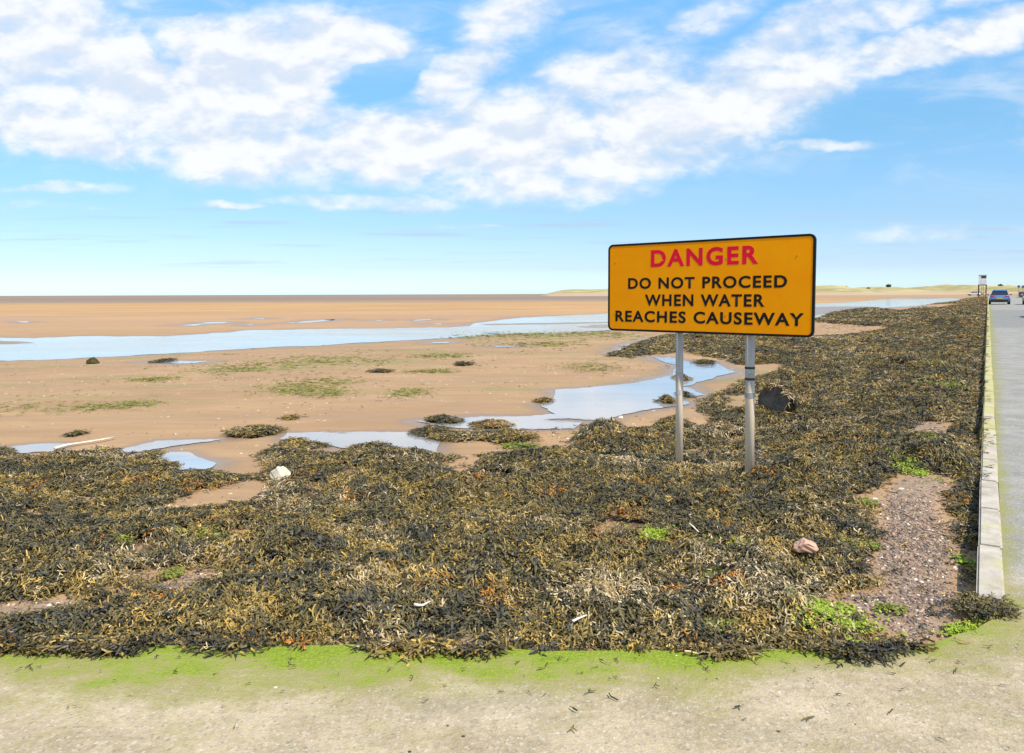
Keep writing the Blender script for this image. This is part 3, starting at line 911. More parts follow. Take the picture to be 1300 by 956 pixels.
# the matted layer underneath, as a fine lumpy sheet
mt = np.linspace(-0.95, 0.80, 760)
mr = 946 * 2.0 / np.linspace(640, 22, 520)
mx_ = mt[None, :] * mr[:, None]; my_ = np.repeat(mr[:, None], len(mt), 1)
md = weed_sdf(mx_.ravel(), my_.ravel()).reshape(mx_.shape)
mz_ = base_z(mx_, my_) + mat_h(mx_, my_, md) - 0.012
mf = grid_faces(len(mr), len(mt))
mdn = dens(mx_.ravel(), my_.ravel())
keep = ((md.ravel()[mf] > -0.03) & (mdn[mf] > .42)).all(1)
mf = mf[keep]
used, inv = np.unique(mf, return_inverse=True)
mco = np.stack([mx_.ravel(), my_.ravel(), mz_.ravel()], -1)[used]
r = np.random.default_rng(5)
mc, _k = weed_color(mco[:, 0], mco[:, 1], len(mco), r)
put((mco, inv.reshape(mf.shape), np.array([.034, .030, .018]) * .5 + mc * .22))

r = np.random.default_rng(21)
# near weed, every frond drawn
for (yr, per, size, lv, wd_) in (((3.1, 5.6), 3300, .088, 5, .0185), ((5.6, 8.2), 2900, .086, 3, .0195), ((8.2, 13.0), 1600, .102, 3, .0190), ((13.0, 22.0), 680, .155, 3, .015)):
    xr = (-0.86 * yr[1], 0.75 * yr[1])
    x, y = scatter(xr, yr, lambda a, c: dens(a, c) * (np.abs(a + .06 * c) < .82 * c), per, r)
    col, k = weed_color(x, y, len(x), r)
    sz = size * (0.6 + 0.7 * r.random(len(x))) * np.where(k < 2, 1.25, 0.9)
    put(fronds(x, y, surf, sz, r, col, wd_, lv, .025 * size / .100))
# middle and far weed: same plants, fewer and bushier
for (yr, per, size) in (((22, 40), 240, .21), ((40, 75), 80, .33), ((75, 240), 11, .65)):
    xr = (0.1 * yr[0], 0.66 * yr[1])
    x, y = scatter(xr, yr, lambda a, c: dens(a, c, .3), per, r)
    col, k = weed_color(x / 2, y / 4, len(x), r)
    sz = size * (0.7 + 0.6 * r.random(len(x)))
    put(fronds(x, y, surf, sz, r, col, .018, 2, .045 * size / .3, dirscale=2.0))
# fronds hanging over the apron's edge and the kerb
x = r.uniform(-4.2, 2.3, 5200); y = np.interp(x, EDGE[:-2, 0], EDGE[:-2, 1]) + r.uniform(-.07, .10, len(x))
kk = (noise(x, x * 0, 0.33, 131) + .35 * noise(x, x * 0, .9, 133) > 0.10 + (np.interp(x, EDGE[:-2, 0], EDGE[:-2, 1]) - y) * 4) & (x < 1.9)
x, y = x[kk], y[kk]
col, k = weed_color(x, y, len(x), r); col = col * np.where(r.random((len(x), 1)) < .5, .55, 1)
put(fronds(x, y, surf, .11 * (0.6 + .7 * r.random(len(x))), r, col, .0160, 5, .018))
tq = r.uniform(1.6, 60, 3600); pq = r.uniform(-0.02, .20, len(tq))
kk = noise(tq, tq * 0, 0.8, 141) + .5 * noise(tq, tq * 0, 3, 143) > .05 + .3 * (1 - ss(tq, .8, 2.2))
tq, pq = tq[kk], pq[kk]
x = K0[0] + U[0] * tq + NL[0] * pq; y = K0[1] + U[1] * tq + NL[1] * pq
col, k = weed_color(x, y, len(x), r)
put(fronds(x, y, lambda a, c: np.where(pt(a, c)[0] < 0.02, np.maximum(surf(a, c), road_z(pt(a, c)[1]) + .034), surf(a, c)), .11 * (0.6 + .7 * r.random(len(x))), r, col, .0165, 3, .020))
x = r.uniform(-3.5, 3.2, 240); y = np.interp(x, EDGE[:-2, 0], EDGE[:-2, 1]) - .04 - r.exponential(.22, 240)
kk = (y > .6) & (road_d(x, y) > .02)
x, y = x[kk], y[kk]; col, k = weed_color(x, y, len(x), r)
put(fronds(x, y, lambda a, c: 0 * a + .008, .035 * (0.4 + 1.2 * r.random(len(x)) ** 2), r, col * .7, .03, 2, .006))
# crumbs of torn weed strewn over the open sand
x, y = scatter((-24, 5), (9.5, 34), lambda a, c: (weed_sdf(a, c) < 0) * (np.abs(a) < .85 * c) * ss(fbm(a * .5, c, 2.2, 221, 4), .0, .9), 16, r)
kk = np.ones(len(x), bool)
for P in W_WATER: kk &= ~inside(P, x, y)
x, y = x[kk], y[kk]; col, k = weed_color(x, y, len(x), r)
put(fronds(x, y, lambda a, c: ground_z(a, c) + .012, .07 * (0.3 + 1.0 * r.random(len(x)) ** 2) * np.clip(y / 14, .8, 2), r, col * .7, .035, 2, .012))
# the tuft wrapped round the end of the kerb
n = 330
x = K0[0] - NL[0] * r.uniform(-.10, .15, n) + U[0] * r.uniform(-.24, -.10, n); y = K0[1] - NL[1] * r.uniform(-.10, .15, n) + U[1] * r.uniform(-.24, -.10, n)
put(fronds(x, y, lambda a, c: np.where((pt(a, c)[1] > 0) & (pt(a, c)[0] < .01) & (pt(a, c)[0] > -KW), .035, .006 + .008 * np.exp(-(pt(a, c)[1] / .12) ** 2)), .075 * (0.6 + .6 * r.random(n)), r, PAL[r.integers(0, 3, n)], .017, 5, .016))
me = mesh_np('seaweed', np.vstack(parts_co), parts_f, m_weed, False, None, np.vstack(parts_c))
tag(link('seaweed', me), 'thick bank of brown and olive bladder wrack spread over the shore', 'seaweed', kind='stuff')


# isolated clumps lying on sand and pools
def clump(px, py, rx_p, ry_p, h, n, label, group, size=.14, dark=1.0):
    n = int(n * 2); size *= .75 if size > .15 else 1
    c = hit(np.array([px, px - rx_p, px + rx_p, px, px]), np.array([py, py, py, py - ry_p, py + ry_p]))
    cx, cy, cz = c[0]; ra = abs(c[2, 0] - c[1, 0]) / 2; rb = max(abs(c[3, 1] - c[4, 1]) / 2, ra * .25)
    r = np.random.default_rng(int(px * 7 + py))
    a = r.uniform(0, 2 * np.pi, n); q = np.sqrt(r.random(n)) * (0.8 + .3 * noise(np.cos(a) * 2, np.sin(a) * 2, 1, int(px)))
    x = cx + np.cos(a) * q * ra; y = cy + np.sin(a) * q * rb

    def zf(X_, Y_):
        e = ((X_ - cx) / ra) ** 2 + ((Y_ - cy) / rb) ** 2
        return cz + h * np.exp(-e * 1.2) * (1 + .5 * noise(X_, Y_, ra * .5, 3)) - 0.0
    col, k = weed_color(x, y, n, r)
    fco, ff, fc = fronds(x, y, zf, size * (0.7 + .6 * r.random(n)), r, col * dark, .013, 3, .03 * size / .18)
    # domed mat below
    A, Q = np.meshgrid(np.linspace(0, 2 * np.pi, 33)[:-1], np.linspace(0, 1, 8))
    X_ = cx + np.cos(A) * Q * ra * .95; Y_ = cy + np.sin(A) * Q * rb * .95
    dco = np.stack([X_, Y_, zf(X_, Y_) - .012 - .03 * Q ** 4], -1).reshape(-1, 3)
    i = np.arange(7)[:, None] * 32 + np.arange(32)[None, :]; j = np.arange(7)[:, None] * 32 + (np.arange(32)[None, :] + 1) % 32
    df = np.stack([i, j, j + 32, i + 32], -1).reshape(-1, 4)
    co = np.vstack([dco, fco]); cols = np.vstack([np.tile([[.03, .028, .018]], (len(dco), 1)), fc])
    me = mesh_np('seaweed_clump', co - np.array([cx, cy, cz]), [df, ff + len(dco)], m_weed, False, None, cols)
    o = link('seaweed_clump', me); o.location = (cx, cy, cz)
    return tag(o, label, 'seaweed clump', group)


G = 'seaweed clumps lying on the sand and pools'
clump(322, 550, 36, 6, .07, 420, 'flat oval weed clump on bare sand above the left pools', G)
clump(548, 550, 22, 5, .07, 260, 'dark weed clump at the right tip of the long pale pool', G)
clump(560, 535, 24, 4, .06, 240, 'weed clump at the back edge of the pool left of centre', G)
clump(626, 541, 27, 5, .06, 260, 'middle weed clump on the near edge of the winding pool', G)
clump(590, 556, 50, 5, .06, 380, 'long weed clump sheltering the end of the long pale pool', G)
clump(640, 557, 44, 7, .08, 460, 'long dark weed ridge on orange sand below the winding pool', G)
clump(208, 459, 8, 2.2, .06, 60, 'small dark weed clump in the thin puddle on open sand', G, .25, .6)
clump(588, 463, 13, 1.8, .05, 60, 'dark flat weed streak on the sand bank, longest of its row', G, .25, .6)
clump(482, 472, 18, 1.6, .04, 60, 'thin dark weed streak below the olive algae on the sand bank', G, .25, .7)
clump(866, 481, 8, 3, .10, 60, 'small round weed lump standing in the pool right of the left pole', G, .2, .8)
clump(846, 510, 9, 3.5, .10, 70, 'weed lump in the pool just left of the left pole', G, .2, .8)
clump(870, 503, 7, 2.4, .07, 50, 'flat weed lump at the pool edge right of the left pole', G, .2, .8)
clump(895, 461, 16, 2.2, .07, 80, 'dark weed spit end beside the narrow pool inlet', G, .25, .8)
clump(99, 551.5, 9, 2, .03, 40, 'small brown weed scrap on sand left of the flat oval clump', G, .15)
clump(372, 531, 10, 1.5, .03, 40, 'thin brown weed scrap alone on the sand, left of centre', G, .15)
clump(690, 510, 9, 2, .05, 50, 'weed scrap at the left bank of the winding pool', G, .2, .8)
clump(777, 540, 6, 2.6, .08, 50, 'small dark weed knob on sand behind the weed mound', G, .2, .8)

# ---------------------------------------------------------------- green algae
m_alg, nt, b = new_mat('green_algae'); T = NT(nt)
T.put(b.inputs['Base Color'], T.attr('col', True)); b.inputs['Roughness'].default_value = 0.5
b.inputs['Specular IOR Level'].default_value = 0.3
parts_co, parts_f, parts_c, off = [], [], [], 0
r = np.random.default_rng(31)
for i, (cx, cy, ra, rb) in enumerate(greens_w):
    n = int(np.clip(ra * rb * 3.14 * 11000, 300, 9000)); viv = np.array([[1, 1, 1]]) if i in (0, 2, 3, 6, 9, 21, 22) else np.array([[.75, .62, 1.2]])
    x = cx + r.standard_normal(n) * ra * .55; y = cy + r.standard_normal(n) * rb * .55
    k = fbm(x, y, max(ra * .5, .06), 151 + i, 4) > -0.28
    x, y = x[k], y[k]
    hue = r.random((len(x), 1))
    col = np.array([.17, .27, .012]) * (1 - hue) + np.array([.31, .35, .04]) * hue
    put(fronds(x, y, lambda a, c: np.maximum(surf(a, c), base_z(a, c)) + .008 + .012 * r.random(np.shape(a)), .030 * (.5 + .9 * r.random(len(x))) * np.clip(cy / 6, 1, 5), r, col * viv, .075, 2, .005, spread=1.5, dirscale=.3))
for i, (px, py, rx_p, ry_p) in enumerate(GREENSAND):
    c = hit(np.array([px, px - rx_p, px + rx_p, px, px]), np.array([py, py, py, py - ry_p, py + ry_p]))
    cx, cy, cz = c[0]; ra = abs(c[2, 0] - c[1, 0]) / 2; rb = abs(c[3, 1] - c[4, 1]) / 2
    n = 900
    x = cx + r.standard_normal(n) * ra * .8; y = cy + r.standard_normal(n) * rb * .85
    k = fbm(x, y * .6, ra * .35, 171 + i, 4) > 0.10
    x, y = x[k], y[k]
    hue = r.random((len(x), 1))
    col = np.array([.13, .15, .02]) * (1 - hue) + np.array([.27, .25, .05]) * hue
    put(fronds(x, y, lambda a, c: base_z(a, c) + .012, (.12 * cy / 15) * (.5 + .8 * r.random(len(x))), r, col, .018, 2, .012, spread=1.5))
me = mesh_np('green_algae', np.vstack(parts_co), parts_f, m_alg, False, None, np.vstack(parts_c))
tag(link('green_algae', me), 'bright green algae in patches on the weed and sand', 'algae', kind='stuff')

# ---------------------------------------------------------------- shingle and shells
m_peb, nt, b = new_mat('shell_and_pebble'); T = NT(nt)
T.put(b.inputs['Base Color'], T.attr('col', True)); b.inputs['Roughness'].default_value = 0.6


def pebbles(x, y, z, size, r, col):
    n = len(x)
    bm = bmesh.new(); bmesh.ops.create_icosphere(bm, subdivisions=1, radius=1)
    v = np.array([q.co[:] for q in bm.verts]); f = np.array([[q.index for q in g.verts] for g in bm.faces]); bm.free()
    V = v[None] * (1 + .25 * r.standard_normal((n, len(v), 1)).clip(-1, 1))
    V = V * np.stack([size * (.7 + .7 * r.random(n)), size * (.6 + .5 * r.random(n)), size * (.2 + .25 * r.random(n))], -1)[:, None, :]
    a = r.uniform(0, 6.28, n); ca, sa = np.cos(a)[:, None], np.sin(a)[:, None]
    tl = r.standard_normal(n)[:, None] * .3
    zz = V[..., 2] + V[..., 0] * tl
    co = np.stack([V[..., 0] * ca - V[..., 1] * sa + x[:, None], V[..., 0] * sa + V[..., 1] * ca + y[:, None], zz + (z + size * .15)[:, None]], -1)
    return co.reshape(-1, 3), (np.arange(n)[:, None, None] * len(v) + f[None]).reshape(-1, 3), np.repeat(col, len(v), 0)


PC = np.array([[.10, .078, .06], [.20, .130, .095], [.31, .195, .140], [.43, .285, .20], [.60, .50, .385], [.72, .65, .54], [.15, .115, .095]])
parts_co, parts_f, parts_c, off = [], [], [], 0
r = np.random.default_rng(41)
for h, per, s in ((SHINGLE, 3400, .0098), (HOLESW[4], 900, .012), (HOLESW[5], 1500, .012), (HOLESW[6], 1500, .009), (HOLESW[13], 900, .014)):
    P = polyxy(h); lo, hi = P.min(0) - .15, P.max(0) + .15
    x, y = scatter((lo[0], hi[0]), (lo[1], hi[1]), lambda a, c: ss(sdf(P, a, c), -.13, .1), per, r)
    k = r.choice(7, len(x), p=[.14, .25, .25, .17, .06, .02, .11])
    put(pebbles(x, y, base_z(x, y), s * (0.5 + 1.1 * r.random(len(x)) ** 2), r, PC[k]))
# white shell bits among the fronds and over the sand
x, y = scatter((-6, 6), (3.3, 9), lambda a, c: (weed_sdf(a, c) > 0) * (np.abs(a) < .8 * c) * ss(fbm(a, c, .8, 201, 2), -.1, .5), 26, r)
put(pebbles(x, y, surf(x, y) + .025, .009 * (.5 + r.random(len(x))), r, PC[r.choice([4, 5, 3], len(x))]))
x, y = scatter((-22, 6), (9, 30), lambda a, c: (weed_sdf(a, c) < 0) * (np.abs(a) < .8 * c) * ss(fbm(a, c, 2.5, 203, 2), -.3, .5), 5, r)
k = np.ones(len(x), bool)
for P in W_WATER: k &= ~inside(P, x, y)
x, y = x[k], y[k]
put(pebbles(x, y, ground_z(x, y), .018 * (.4 + r.random(len(x)) ** 2), r, PC[r.choice([5, 4, 4, 0, 1], len(x))]))
me = mesh_np('shingle', np.vstack(parts_co), parts_f, m_peb, False, None, np.vstack(parts_c))
tag(link('shingle', me), 'grey and pink shingle with broken white shells', 'shingle', kind='stuff')

# ---------------------------------------------------------------- single stones and sticks
m_white = plain('white_stone', (.58, .51, .39), .8, var=.2, scale=9, bump=.6)
m_pink = plain('pink_stone', (.50, .29, .20), .85, var=.2, scale=12, bump=.6)
m_dark = plain('black_rock', (.045, .034, .024), .6, var=.3, scale=8, bump=.8)
m_olive = plain('weedy_rock', (.055, .048, .02), .9, var=.4, scale=8, bump=.8, spec=.1)
m_drift = plain('bleached_wood', (.66, .58, .46), .8, var=.2, scale=14, bump=.4)


def stone(name, px, py, size, mat, label, cat='stone', seed=1, sink=.25, rot=0., rough=.25, lift=0.0, tilt=0.0, fn=None):
    c = hit(np.array([px]), np.array([py]), fn or surf)[0]
    bm = bmesh.new(); bmesh.ops.create_icosphere(bm, subdivisions=4, radius=1)
    rr = random.Random(seed)
    planes = [(Vector((rr.uniform(-1, 1), rr.uniform(-1, 1), rr.uniform(-.6, 1))).normalized(), rr.uniform(.55, .9)) for _ in range(9)]
    for v in bm.verts:
        for nrm, dd in planes:
            e = v.co.dot(nrm) - dd
            if e > 0: v.co -= nrm * e
        k = float(noise(v.co.x * 2 + v.co.z, v.co.y * 2 - v.co.z, .8, seed))
        v.co *= 1 + rough * .4 * k
        v.co = Vector((v.co.x * size[0], v.co.y * size[1], v.co.z * size[2]))
    bmesh.ops.rotate(bm, verts=bm.verts, matrix=Matrix.Rotation(tilt, 3, 'Y'))
    o = bm_obj(name, bm, mat, None, True)
    o.location = (c[0], c[1], c[2] + size[2] * (1 - 2 * sink) * .7 + lift); o.rotation_euler = (0, 0, rot)
    return tag(o, label, cat)


stone('stone', 357, 607, (.105, .08, .075), m_white, 'chalky white angular stone on the weed beside the left pools', seed=4, lift=.02, rough=.55)
stone('stone', 1022, 706, (.080, .06, .05), m_pink, 'pink flat stone lying on dark weed right of the sign poles', seed=9, lift=.05, rough=.5)
stone('stone', 118, 462, (.21, .16, .16), m_olive, 'lone dark weedy rock at the near edge of the channel', seed=3, fn=base_z)
stone('stone', 1063, 426, (.17, .12, .08), m_white, 'small white stone by the far weed right of the sign', seed=6, fn=base_z)
stone('stone', 788, 531, (.05, .035, .03), m_white, 'small white stone at the edge of the winding pool', seed=8, fn=base_z)
# dark boulder with a cap of weed
bo = empty('weedy_boulder', hit(np.array([987.]), np.array([523.]), surf)[0])
bm = bmesh.new(); bmesh.ops.create_icosphere(bm, subdivisions=4, radius=1)
for v in bm.verts:
    for nrm, dd in ((Vector((-.80, -.55, -.15)).normalized(), .40), (Vector((.2, -.1, 1)).normalized(), .62), (Vector((.8, -.6, 0)).normalized(), .7)):
        e = v.co.dot(nrm) - dd
        if e > 0: v.co -= nrm * e
    v.co *= 1 + .12 * float(noise(v.co.x * 2, v.co.y * 2 + v.co.z * 3, .7, 13))
    v.co = Vector((v.co.x * .31, v.co.y * .30, v.co.z * .32))
bmesh.ops.rotate(bm, verts=bm.verts, matrix=Matrix.Rotation(math.radians(28), 3, 'Y'))
bm.normal_update()
rockv = np.array([v.co[:] for v in bm.verts]); rockn = np.array([v.normal[:] for v in bm.verts])
ro = bm_obj('rock', bm, m_dark, bo, True); ro.location = (0, 0, .16)
r = np.random.default_rng(51)
sel = np.where((rockn[:, 2] > -.1) & (rockn @ np.array([-.80, -.55, -.25]) < .55))[0]; ids = r.choice(sel, 900)
bp = rockv[ids] + r.standard_normal((900, 3)) * .012 + np.array([0, 0, .16]); bn = rockn[ids]
bn = bn + .25 * r.standard_normal(bn.shape); bn /= np.linalg.norm(bn, axis=1)[:, None]
tv = r.standard_normal(bp.shape) + np.array([.2, 0, -.9]); tv -= bn * (tv * bn).sum(1)[:, None]; tv /= np.linalg.norm(tv, axis=1)[:, None]
wv = np.cross(bn, tv); L = .045 * (.6 + .8 * r.random((900, 1))); Wd = .006 * (.7 + .6 * r.random((900, 1)))
p0 = bp + bn * .004; p1 = p0 + tv * L + bn * .018 * r.random((900, 1)); p2 = p1 + (tv + .5 * wv * r.standard_normal((900, 1))) * L - bn * .010
fco = np.stack([p0 - wv * Wd, p0 + wv * Wd, p1 + wv * Wd * 1.2, p1 - wv * Wd * 1.2, p2 + wv * Wd * .7, p2 - wv * Wd * .7], 1).reshape(-1, 3)
q6 = np.arange(900)[:, None] * 6
ff = np.concatenate([q6 + np.array([[0, 1, 2, 3]]), q6 + np.array([[3, 2, 4, 5]])])
col, _ = weed_color(bp[:, 0] * 2, bp[:, 1] * 2 + bp[:, 2], 900, r)
link('weed_cover', mesh_np('weed_cover', fco, ff, m_weed, False, None, np.repeat(col, 6, 0)), bo)
tag(bo, 'black sided boulder capped with weed right of the sign poles', 'boulder')


def stick(name, pts, rad, mat, label, cat, lift=.02, fn=None):
    bm = bmesh.new()
    P = [Vector(hit(np.array([a]), np.array([c]), fn or surf)[0]) + Vector((0, 0, lift)) for a, c in pts]
    ring0 = None
    for i, p in enumerate(P):
        d = (P[min(i + 1, len(P) - 1)] - P[max(i - 1, 0)]).normalized()
        q = d.to_track_quat('Z', 'Y')
        rr = rad * (1 - .5 * i / (len(P) - 1))
        ring = [bm.verts.new(p + q @ Vector((math.cos(a) * rr, math.sin(a) * rr * .8, 0))) for a in [k * math.pi / 4 for k in range(8)]]
        if ring0:
            for k in range(8): bm.faces.new((ring0[k], ring0[(k + 1) % 8], ring[(k + 1) % 8], ring[k]))
        else: bm.faces.new(ring[::-1])
        ring0 = ring
    bm.faces.new(ring0)
    return tag(bm_obj(name, bm, mat, None, True), label, cat)


stick('driftwood', [(70, 574), (85, 569.5), (108, 566), (130, 562.5), (146, 559)], .022, m_drift, 'long bleached driftwood pole lying across the left weed edge', 'driftwood', .05)
stick('driftwood', [(526, 779), (531, 780), (537, 780), (546, 775)], .011, m_drift, 'short white bleached stick lying on the foreground weed', 'driftwood', .05)
stick('driftwood', [(875, 673), (880, 677), (887, 684)], .008, m_drift, 'thin pale curved stick on the weed below the sign', 'driftwood', .05)
stick('driftwood', [(727, 801), (735, 797), (745, 793)], .008, m_drift, 'pale dry stick in the dark weed near the apron edge', 'driftwood', .05)

# ================================================================== SIGN
m_orange, nt, b = new_mat('orange_sheeting'); T = NT(nt)
tc = T.n('ShaderNodeTexCoord').outputs['Object']
s1 = T.noise(tc, 2.6, 5, 0.6); s2 = T.noise(T.scale(tc, (3, 1, 30)), 1, 4, 0.6)
oc = T.mix(T.map(s1, 0.35, 0.68), C(0.95, 0.318, 0.002), C(0.97, 0.36, 0.003))
oc = T.mix(T.map(s2, 0.60, 0.75, 0, 0.18), oc, C(0.80, 0.40, 0.10))
T.put(b.inputs['Base Color'], oc); b.inputs['Roughness'].default_value = 0.6; b.inputs['Specular IOR Level'].default_value = 0.05
m_black = plain('black_vinyl', (.012, .011, .011), .6, var=.2, spec=.15)
m_red = plain('red_vinyl', (.78, .008, .04), .55, var=.1, scale=3, spec=.12)
m_rivet = plain('painted_rivet', (.72, .26, .01), .5, var=.2)
m_back = plain('grey_aluminium', (.30, .31, .32), .5, .6, var=.1)
m_pole, nt, b = new_mat('galvanised_tube'); T = NT(nt)
tc = T.n('ShaderNodeTexCoord').outputs['Object']
sx = T.n('ShaderNodeSeparateXYZ'); T.put(sx.inputs[0], tc)
z1 = T.noise(T.scale(tc, (14, 14, 3)), 1, 5, 0.65); z2 = T.noise(T.scale(tc, (40, 40, 2.0)), 1, 4, 0.6)
pc = T.mix(T.map(z1, 0.3, 0.7), C(0.33, 0.31, 0.29), C(0.46, 0.44, 0.41))
hi = T.math('ADD', sx.outputs[2], T.math('MULTIPLY', T.math('SUBTRACT', z1, 0.5), 0.5))
pc = T.mix(T.map(hi, 0.80, 0.60), pc, T.mix(T.map(z2, 0.3, 0.7), C(0.74, 0.59, 0.43), C(0.86, 0.74, 0.58)))  # grey above, cream below: edge of the panel's shadow put into the colour
pc = T.mix(T.math('MULTIPLY', T.map(hi, 0.25, -0.1, 0, .35), T.map(z2, 0.48, 0.66)), pc, C(0.34, 0.15, 0.08))
T.put(b.inputs['Base Color'], pc); b.inputs['Roughness'].default_value = 0.6; b.inputs['Metallic'].default_value = 0.0
m_patch = plain('white_reflector', (.78, .78, .76), .5, var=.06)
m_band = plain('black_band', (.03, .03, .03), .6)

best = None
for kk in np.linspace(820, 1150, 166):          # depth scale at which the plane's feet meet the weed
    YL, YR = kk / 107.0, kk / 130.6
    TL = at_depth(773, 310, YL); TR = at_depth(1035, 299, YR)
    a2 = Vector((TR.x - TL.x, TR.y - TL.y, 0)).normalized(); n2_ = Vector((a2.y, -a2.x, 0)); e = 0; ft = []
    for fx, fy in ((861.5, 588), (950.5, 600)):
        d = Vector(ray(fx, fy)); q = EYE + d * ((TL - n2_ * .08 * (1 if n2_.y < 0 else -1) - EYE).dot(n2_) / d.dot(n2_)); ft.append(q)
        e += abs(q.z - float(surf(np.array([q.x]), np.array([q.y]))[0]) - .0)
    if best is None or e < best[0]: best = (e, kk, ft)
_, kk, (PL1, PL2) = best
YL, YR = kk / 107.0, kk / 130.6
A = at_depth(773.5, 417, YL); B = at_depth(1031, 430, YR); TL = at_depth(773, 310, YL); TR = at_depth(1035, 299, YR)
pl, pr = Vector((TL.x, TL.y, 0)), Vector((TR.x, TR.y, 0))
ax = (pr - pl); WID = ax.length; ax.normalize()
nrm = Vector((ax.y, -ax.x, 0))                   # towards the road
if nrm.y > 0: nrm = -nrm
zb = (A.z + B.z) / 2; zt = (TL.z + TR.z) / 2; HGT = zt - zb
print('SIGN', WID, HGT, A.z, B.z, TL.z, TR.z, PL1, PL2, YL, YR, 'sun on face', SD.dot(nrm))
cen = (pl + pr) / 2
SIGN = empty('danger_sign', (cen.x, cen.y, 0), math.atan2(ax.y, ax.x))
tag(SIGN, 'large orange danger sign with red heading on two tube poles', 'warning sign')
Wi = SIGN.matrix_basis.inverted()


def on_panel(px, py):
    d = Vector(ray(px, py)); k = (cen - EYE).dot(nrm) / d.dot(nrm)
    q = EYE + d * k
    return (q - cen).dot(ax), q.z


def rrect(x0, z0, x1, z1, rad, n=8):
    out = []
    for (cx, cz, a0) in ((x1 - rad, z0 + rad, -90), (x1 - rad, z1 - rad, 0), (x0 + rad, z1 - rad, 90), (x0 + rad, z0 + rad, 180)):
        for k in range(n + 1):
            a = math.radians(a0 + 90 * k / n); out.append((cx + rad * math.cos(a), cz + rad * math.sin(a)))
    return out


def slab(bm, outline, y0, y1):
    f = [bm.verts.new((x, y0, z)) for x, z in outline]; bk = [bm.verts.new((x, y1, z)) for x, z in outline]
    bm.faces.new(f); bm.faces.new(bk[::-1])
    n = len(f)
    for i in range(n): bm.faces.new((f[i], bk[i], bk[(i + 1) % n], f[(i + 1) % n]))


hw = WID / 2
# local axes of the sign: x along the panel, -y towards the reader
bm = bmesh.new(); slab(bm, rrect(-hw, zb, hw, zt, .055), 0.0, .018)
bm_obj('sign_panel', bm, m_orange, SIGN)
bm = bmesh.new()
o1 = rrect(-hw - .006, zb - .006, hw + .006, zt + .006, .06); o2 = rrect(-hw + .016, zb + .016, hw - .016, zt - .016, .040)
va = [bm.verts.new((x, -.003, z)) for x, z in o1]; vb = [bm.verts.new((x, -.003, z)) for x, z in o2]
vc = [bm.verts.new((x, .022, z)) for x, z in o1]; vd = [bm.verts.new((x, 0.001, z)) for x, z in o2]
n = len(va)
for i in range(n):
    j = (i + 1) % n
    bm.faces.new((va[i], va[j], vb[j], vb[i])); bm.faces.new((va[i], vc[i], vc[j], va[j])); bm.faces.new((vb[i], vb[j], vd[j], vd[i]))
bm_obj('border', bm, m_black, SIGN)
for fx in (-.46, -.2, .12, .43):
    for fz in (.2, .8):
        bm = bmesh.new(); add_cyl(bm, (fx * WID, -.0035, zb + HGT * fz), (fx * WID, .001, zb + HGT * fz), .0085, None, 12)
        bm_obj('rivet', bm, m_rivet, SIGN)
bm = bmesh.new()
for fz in (.2, .5, .8): add_box(bm, (0, .036, zb + HGT * fz), (WID * .94, .034, .05), .004)
bm_obj('back_rail', bm, m_back, SIGN)


def text_mesh(lines, depth):
    bm = bmesh.new()
    dg = bpy.context.evaluated_depsgraph_get()
    for (s, x0, x1, z0, z1, heavy, spacing) in lines:
        cu = bpy.data.curves.new('lettering', 'FONT'); cu.body = s; cu.size = 1; cu.offset = heavy; cu.space_character = spacing; cu.space_word = 1.05; cu.resolution_u = 6
        o = bpy.data.objects.new('lettering', cu); COL.objects.link(o)
        bpy.context.view_layer.update()
        me = bpy.data.meshes.new_from_object(o.evaluated_get(bpy.context.evaluated_depsgraph_get()))
        bpy.data.objects.remove(o); bpy.data.curves.remove(cu)
        v = np.array([q.co[:] for q in me.vertices]); a, c = v.min(0), v.max(0)
        tmp = bmesh.new(); tmp.from_mesh(me); bpy.data.meshes.remove(me)
        for q in tmp.verts:
            q.co = Vector((x0 + (q.co.x - a[0]) / (c[0] - a[0]) * (x1 - x0), -depth, z0 + (q.co.y - a[1]) / (c[1] - a[1]) * (z1 - z0)))
        m2 = bpy.data.meshes.new('t'); tmp.to_mesh(m2); tmp.free(); bm.from_mesh(m2); bpy.data.meshes.remove(m2)
    for f in bm.faces:
        f.normal_update()
        if f.normal.y > 0: f.normal_flip()
    return bm


def line(s, l, rgt, heavy, spacing=1.12):
    (x0, zt0), (x0b, zb0) = on_panel(l[0], l[1]), on_panel(l[0], l[2])
    (x1, zt1), (x1b, zb1) = on_panel(rgt[0], rgt[1]), on_panel(rgt[0], rgt[2])
    return (s, x0, x1, (zb0 + zb1) / 2, (zt0 + zt1) / 2, heavy, spacing)


bm_obj('heading', text_mesh([line('DANGER', (826.5, 317, 339), (963.2, 311.4, 335.7), .034, 1.2)], .0015), m_red, SIGN)
bm_obj('message', text_mesh([line('DO NOT PROCEED', (797.6, 351.9, 366.4), (999.5, 350.2, 366), .030, 1.16),
                             line('WHEN WATER', (818.8, 373.1, 388), (971, 374.1, 390.1), .030, 1.16),
                             line('REACHES CAUSEWAY', (781.4, 393.2, 407.6), (1020.9, 398.4, 415), .030, 1.16)], .0015), m_black, SIGN)


def local(p): return Wi @ Vector(p)


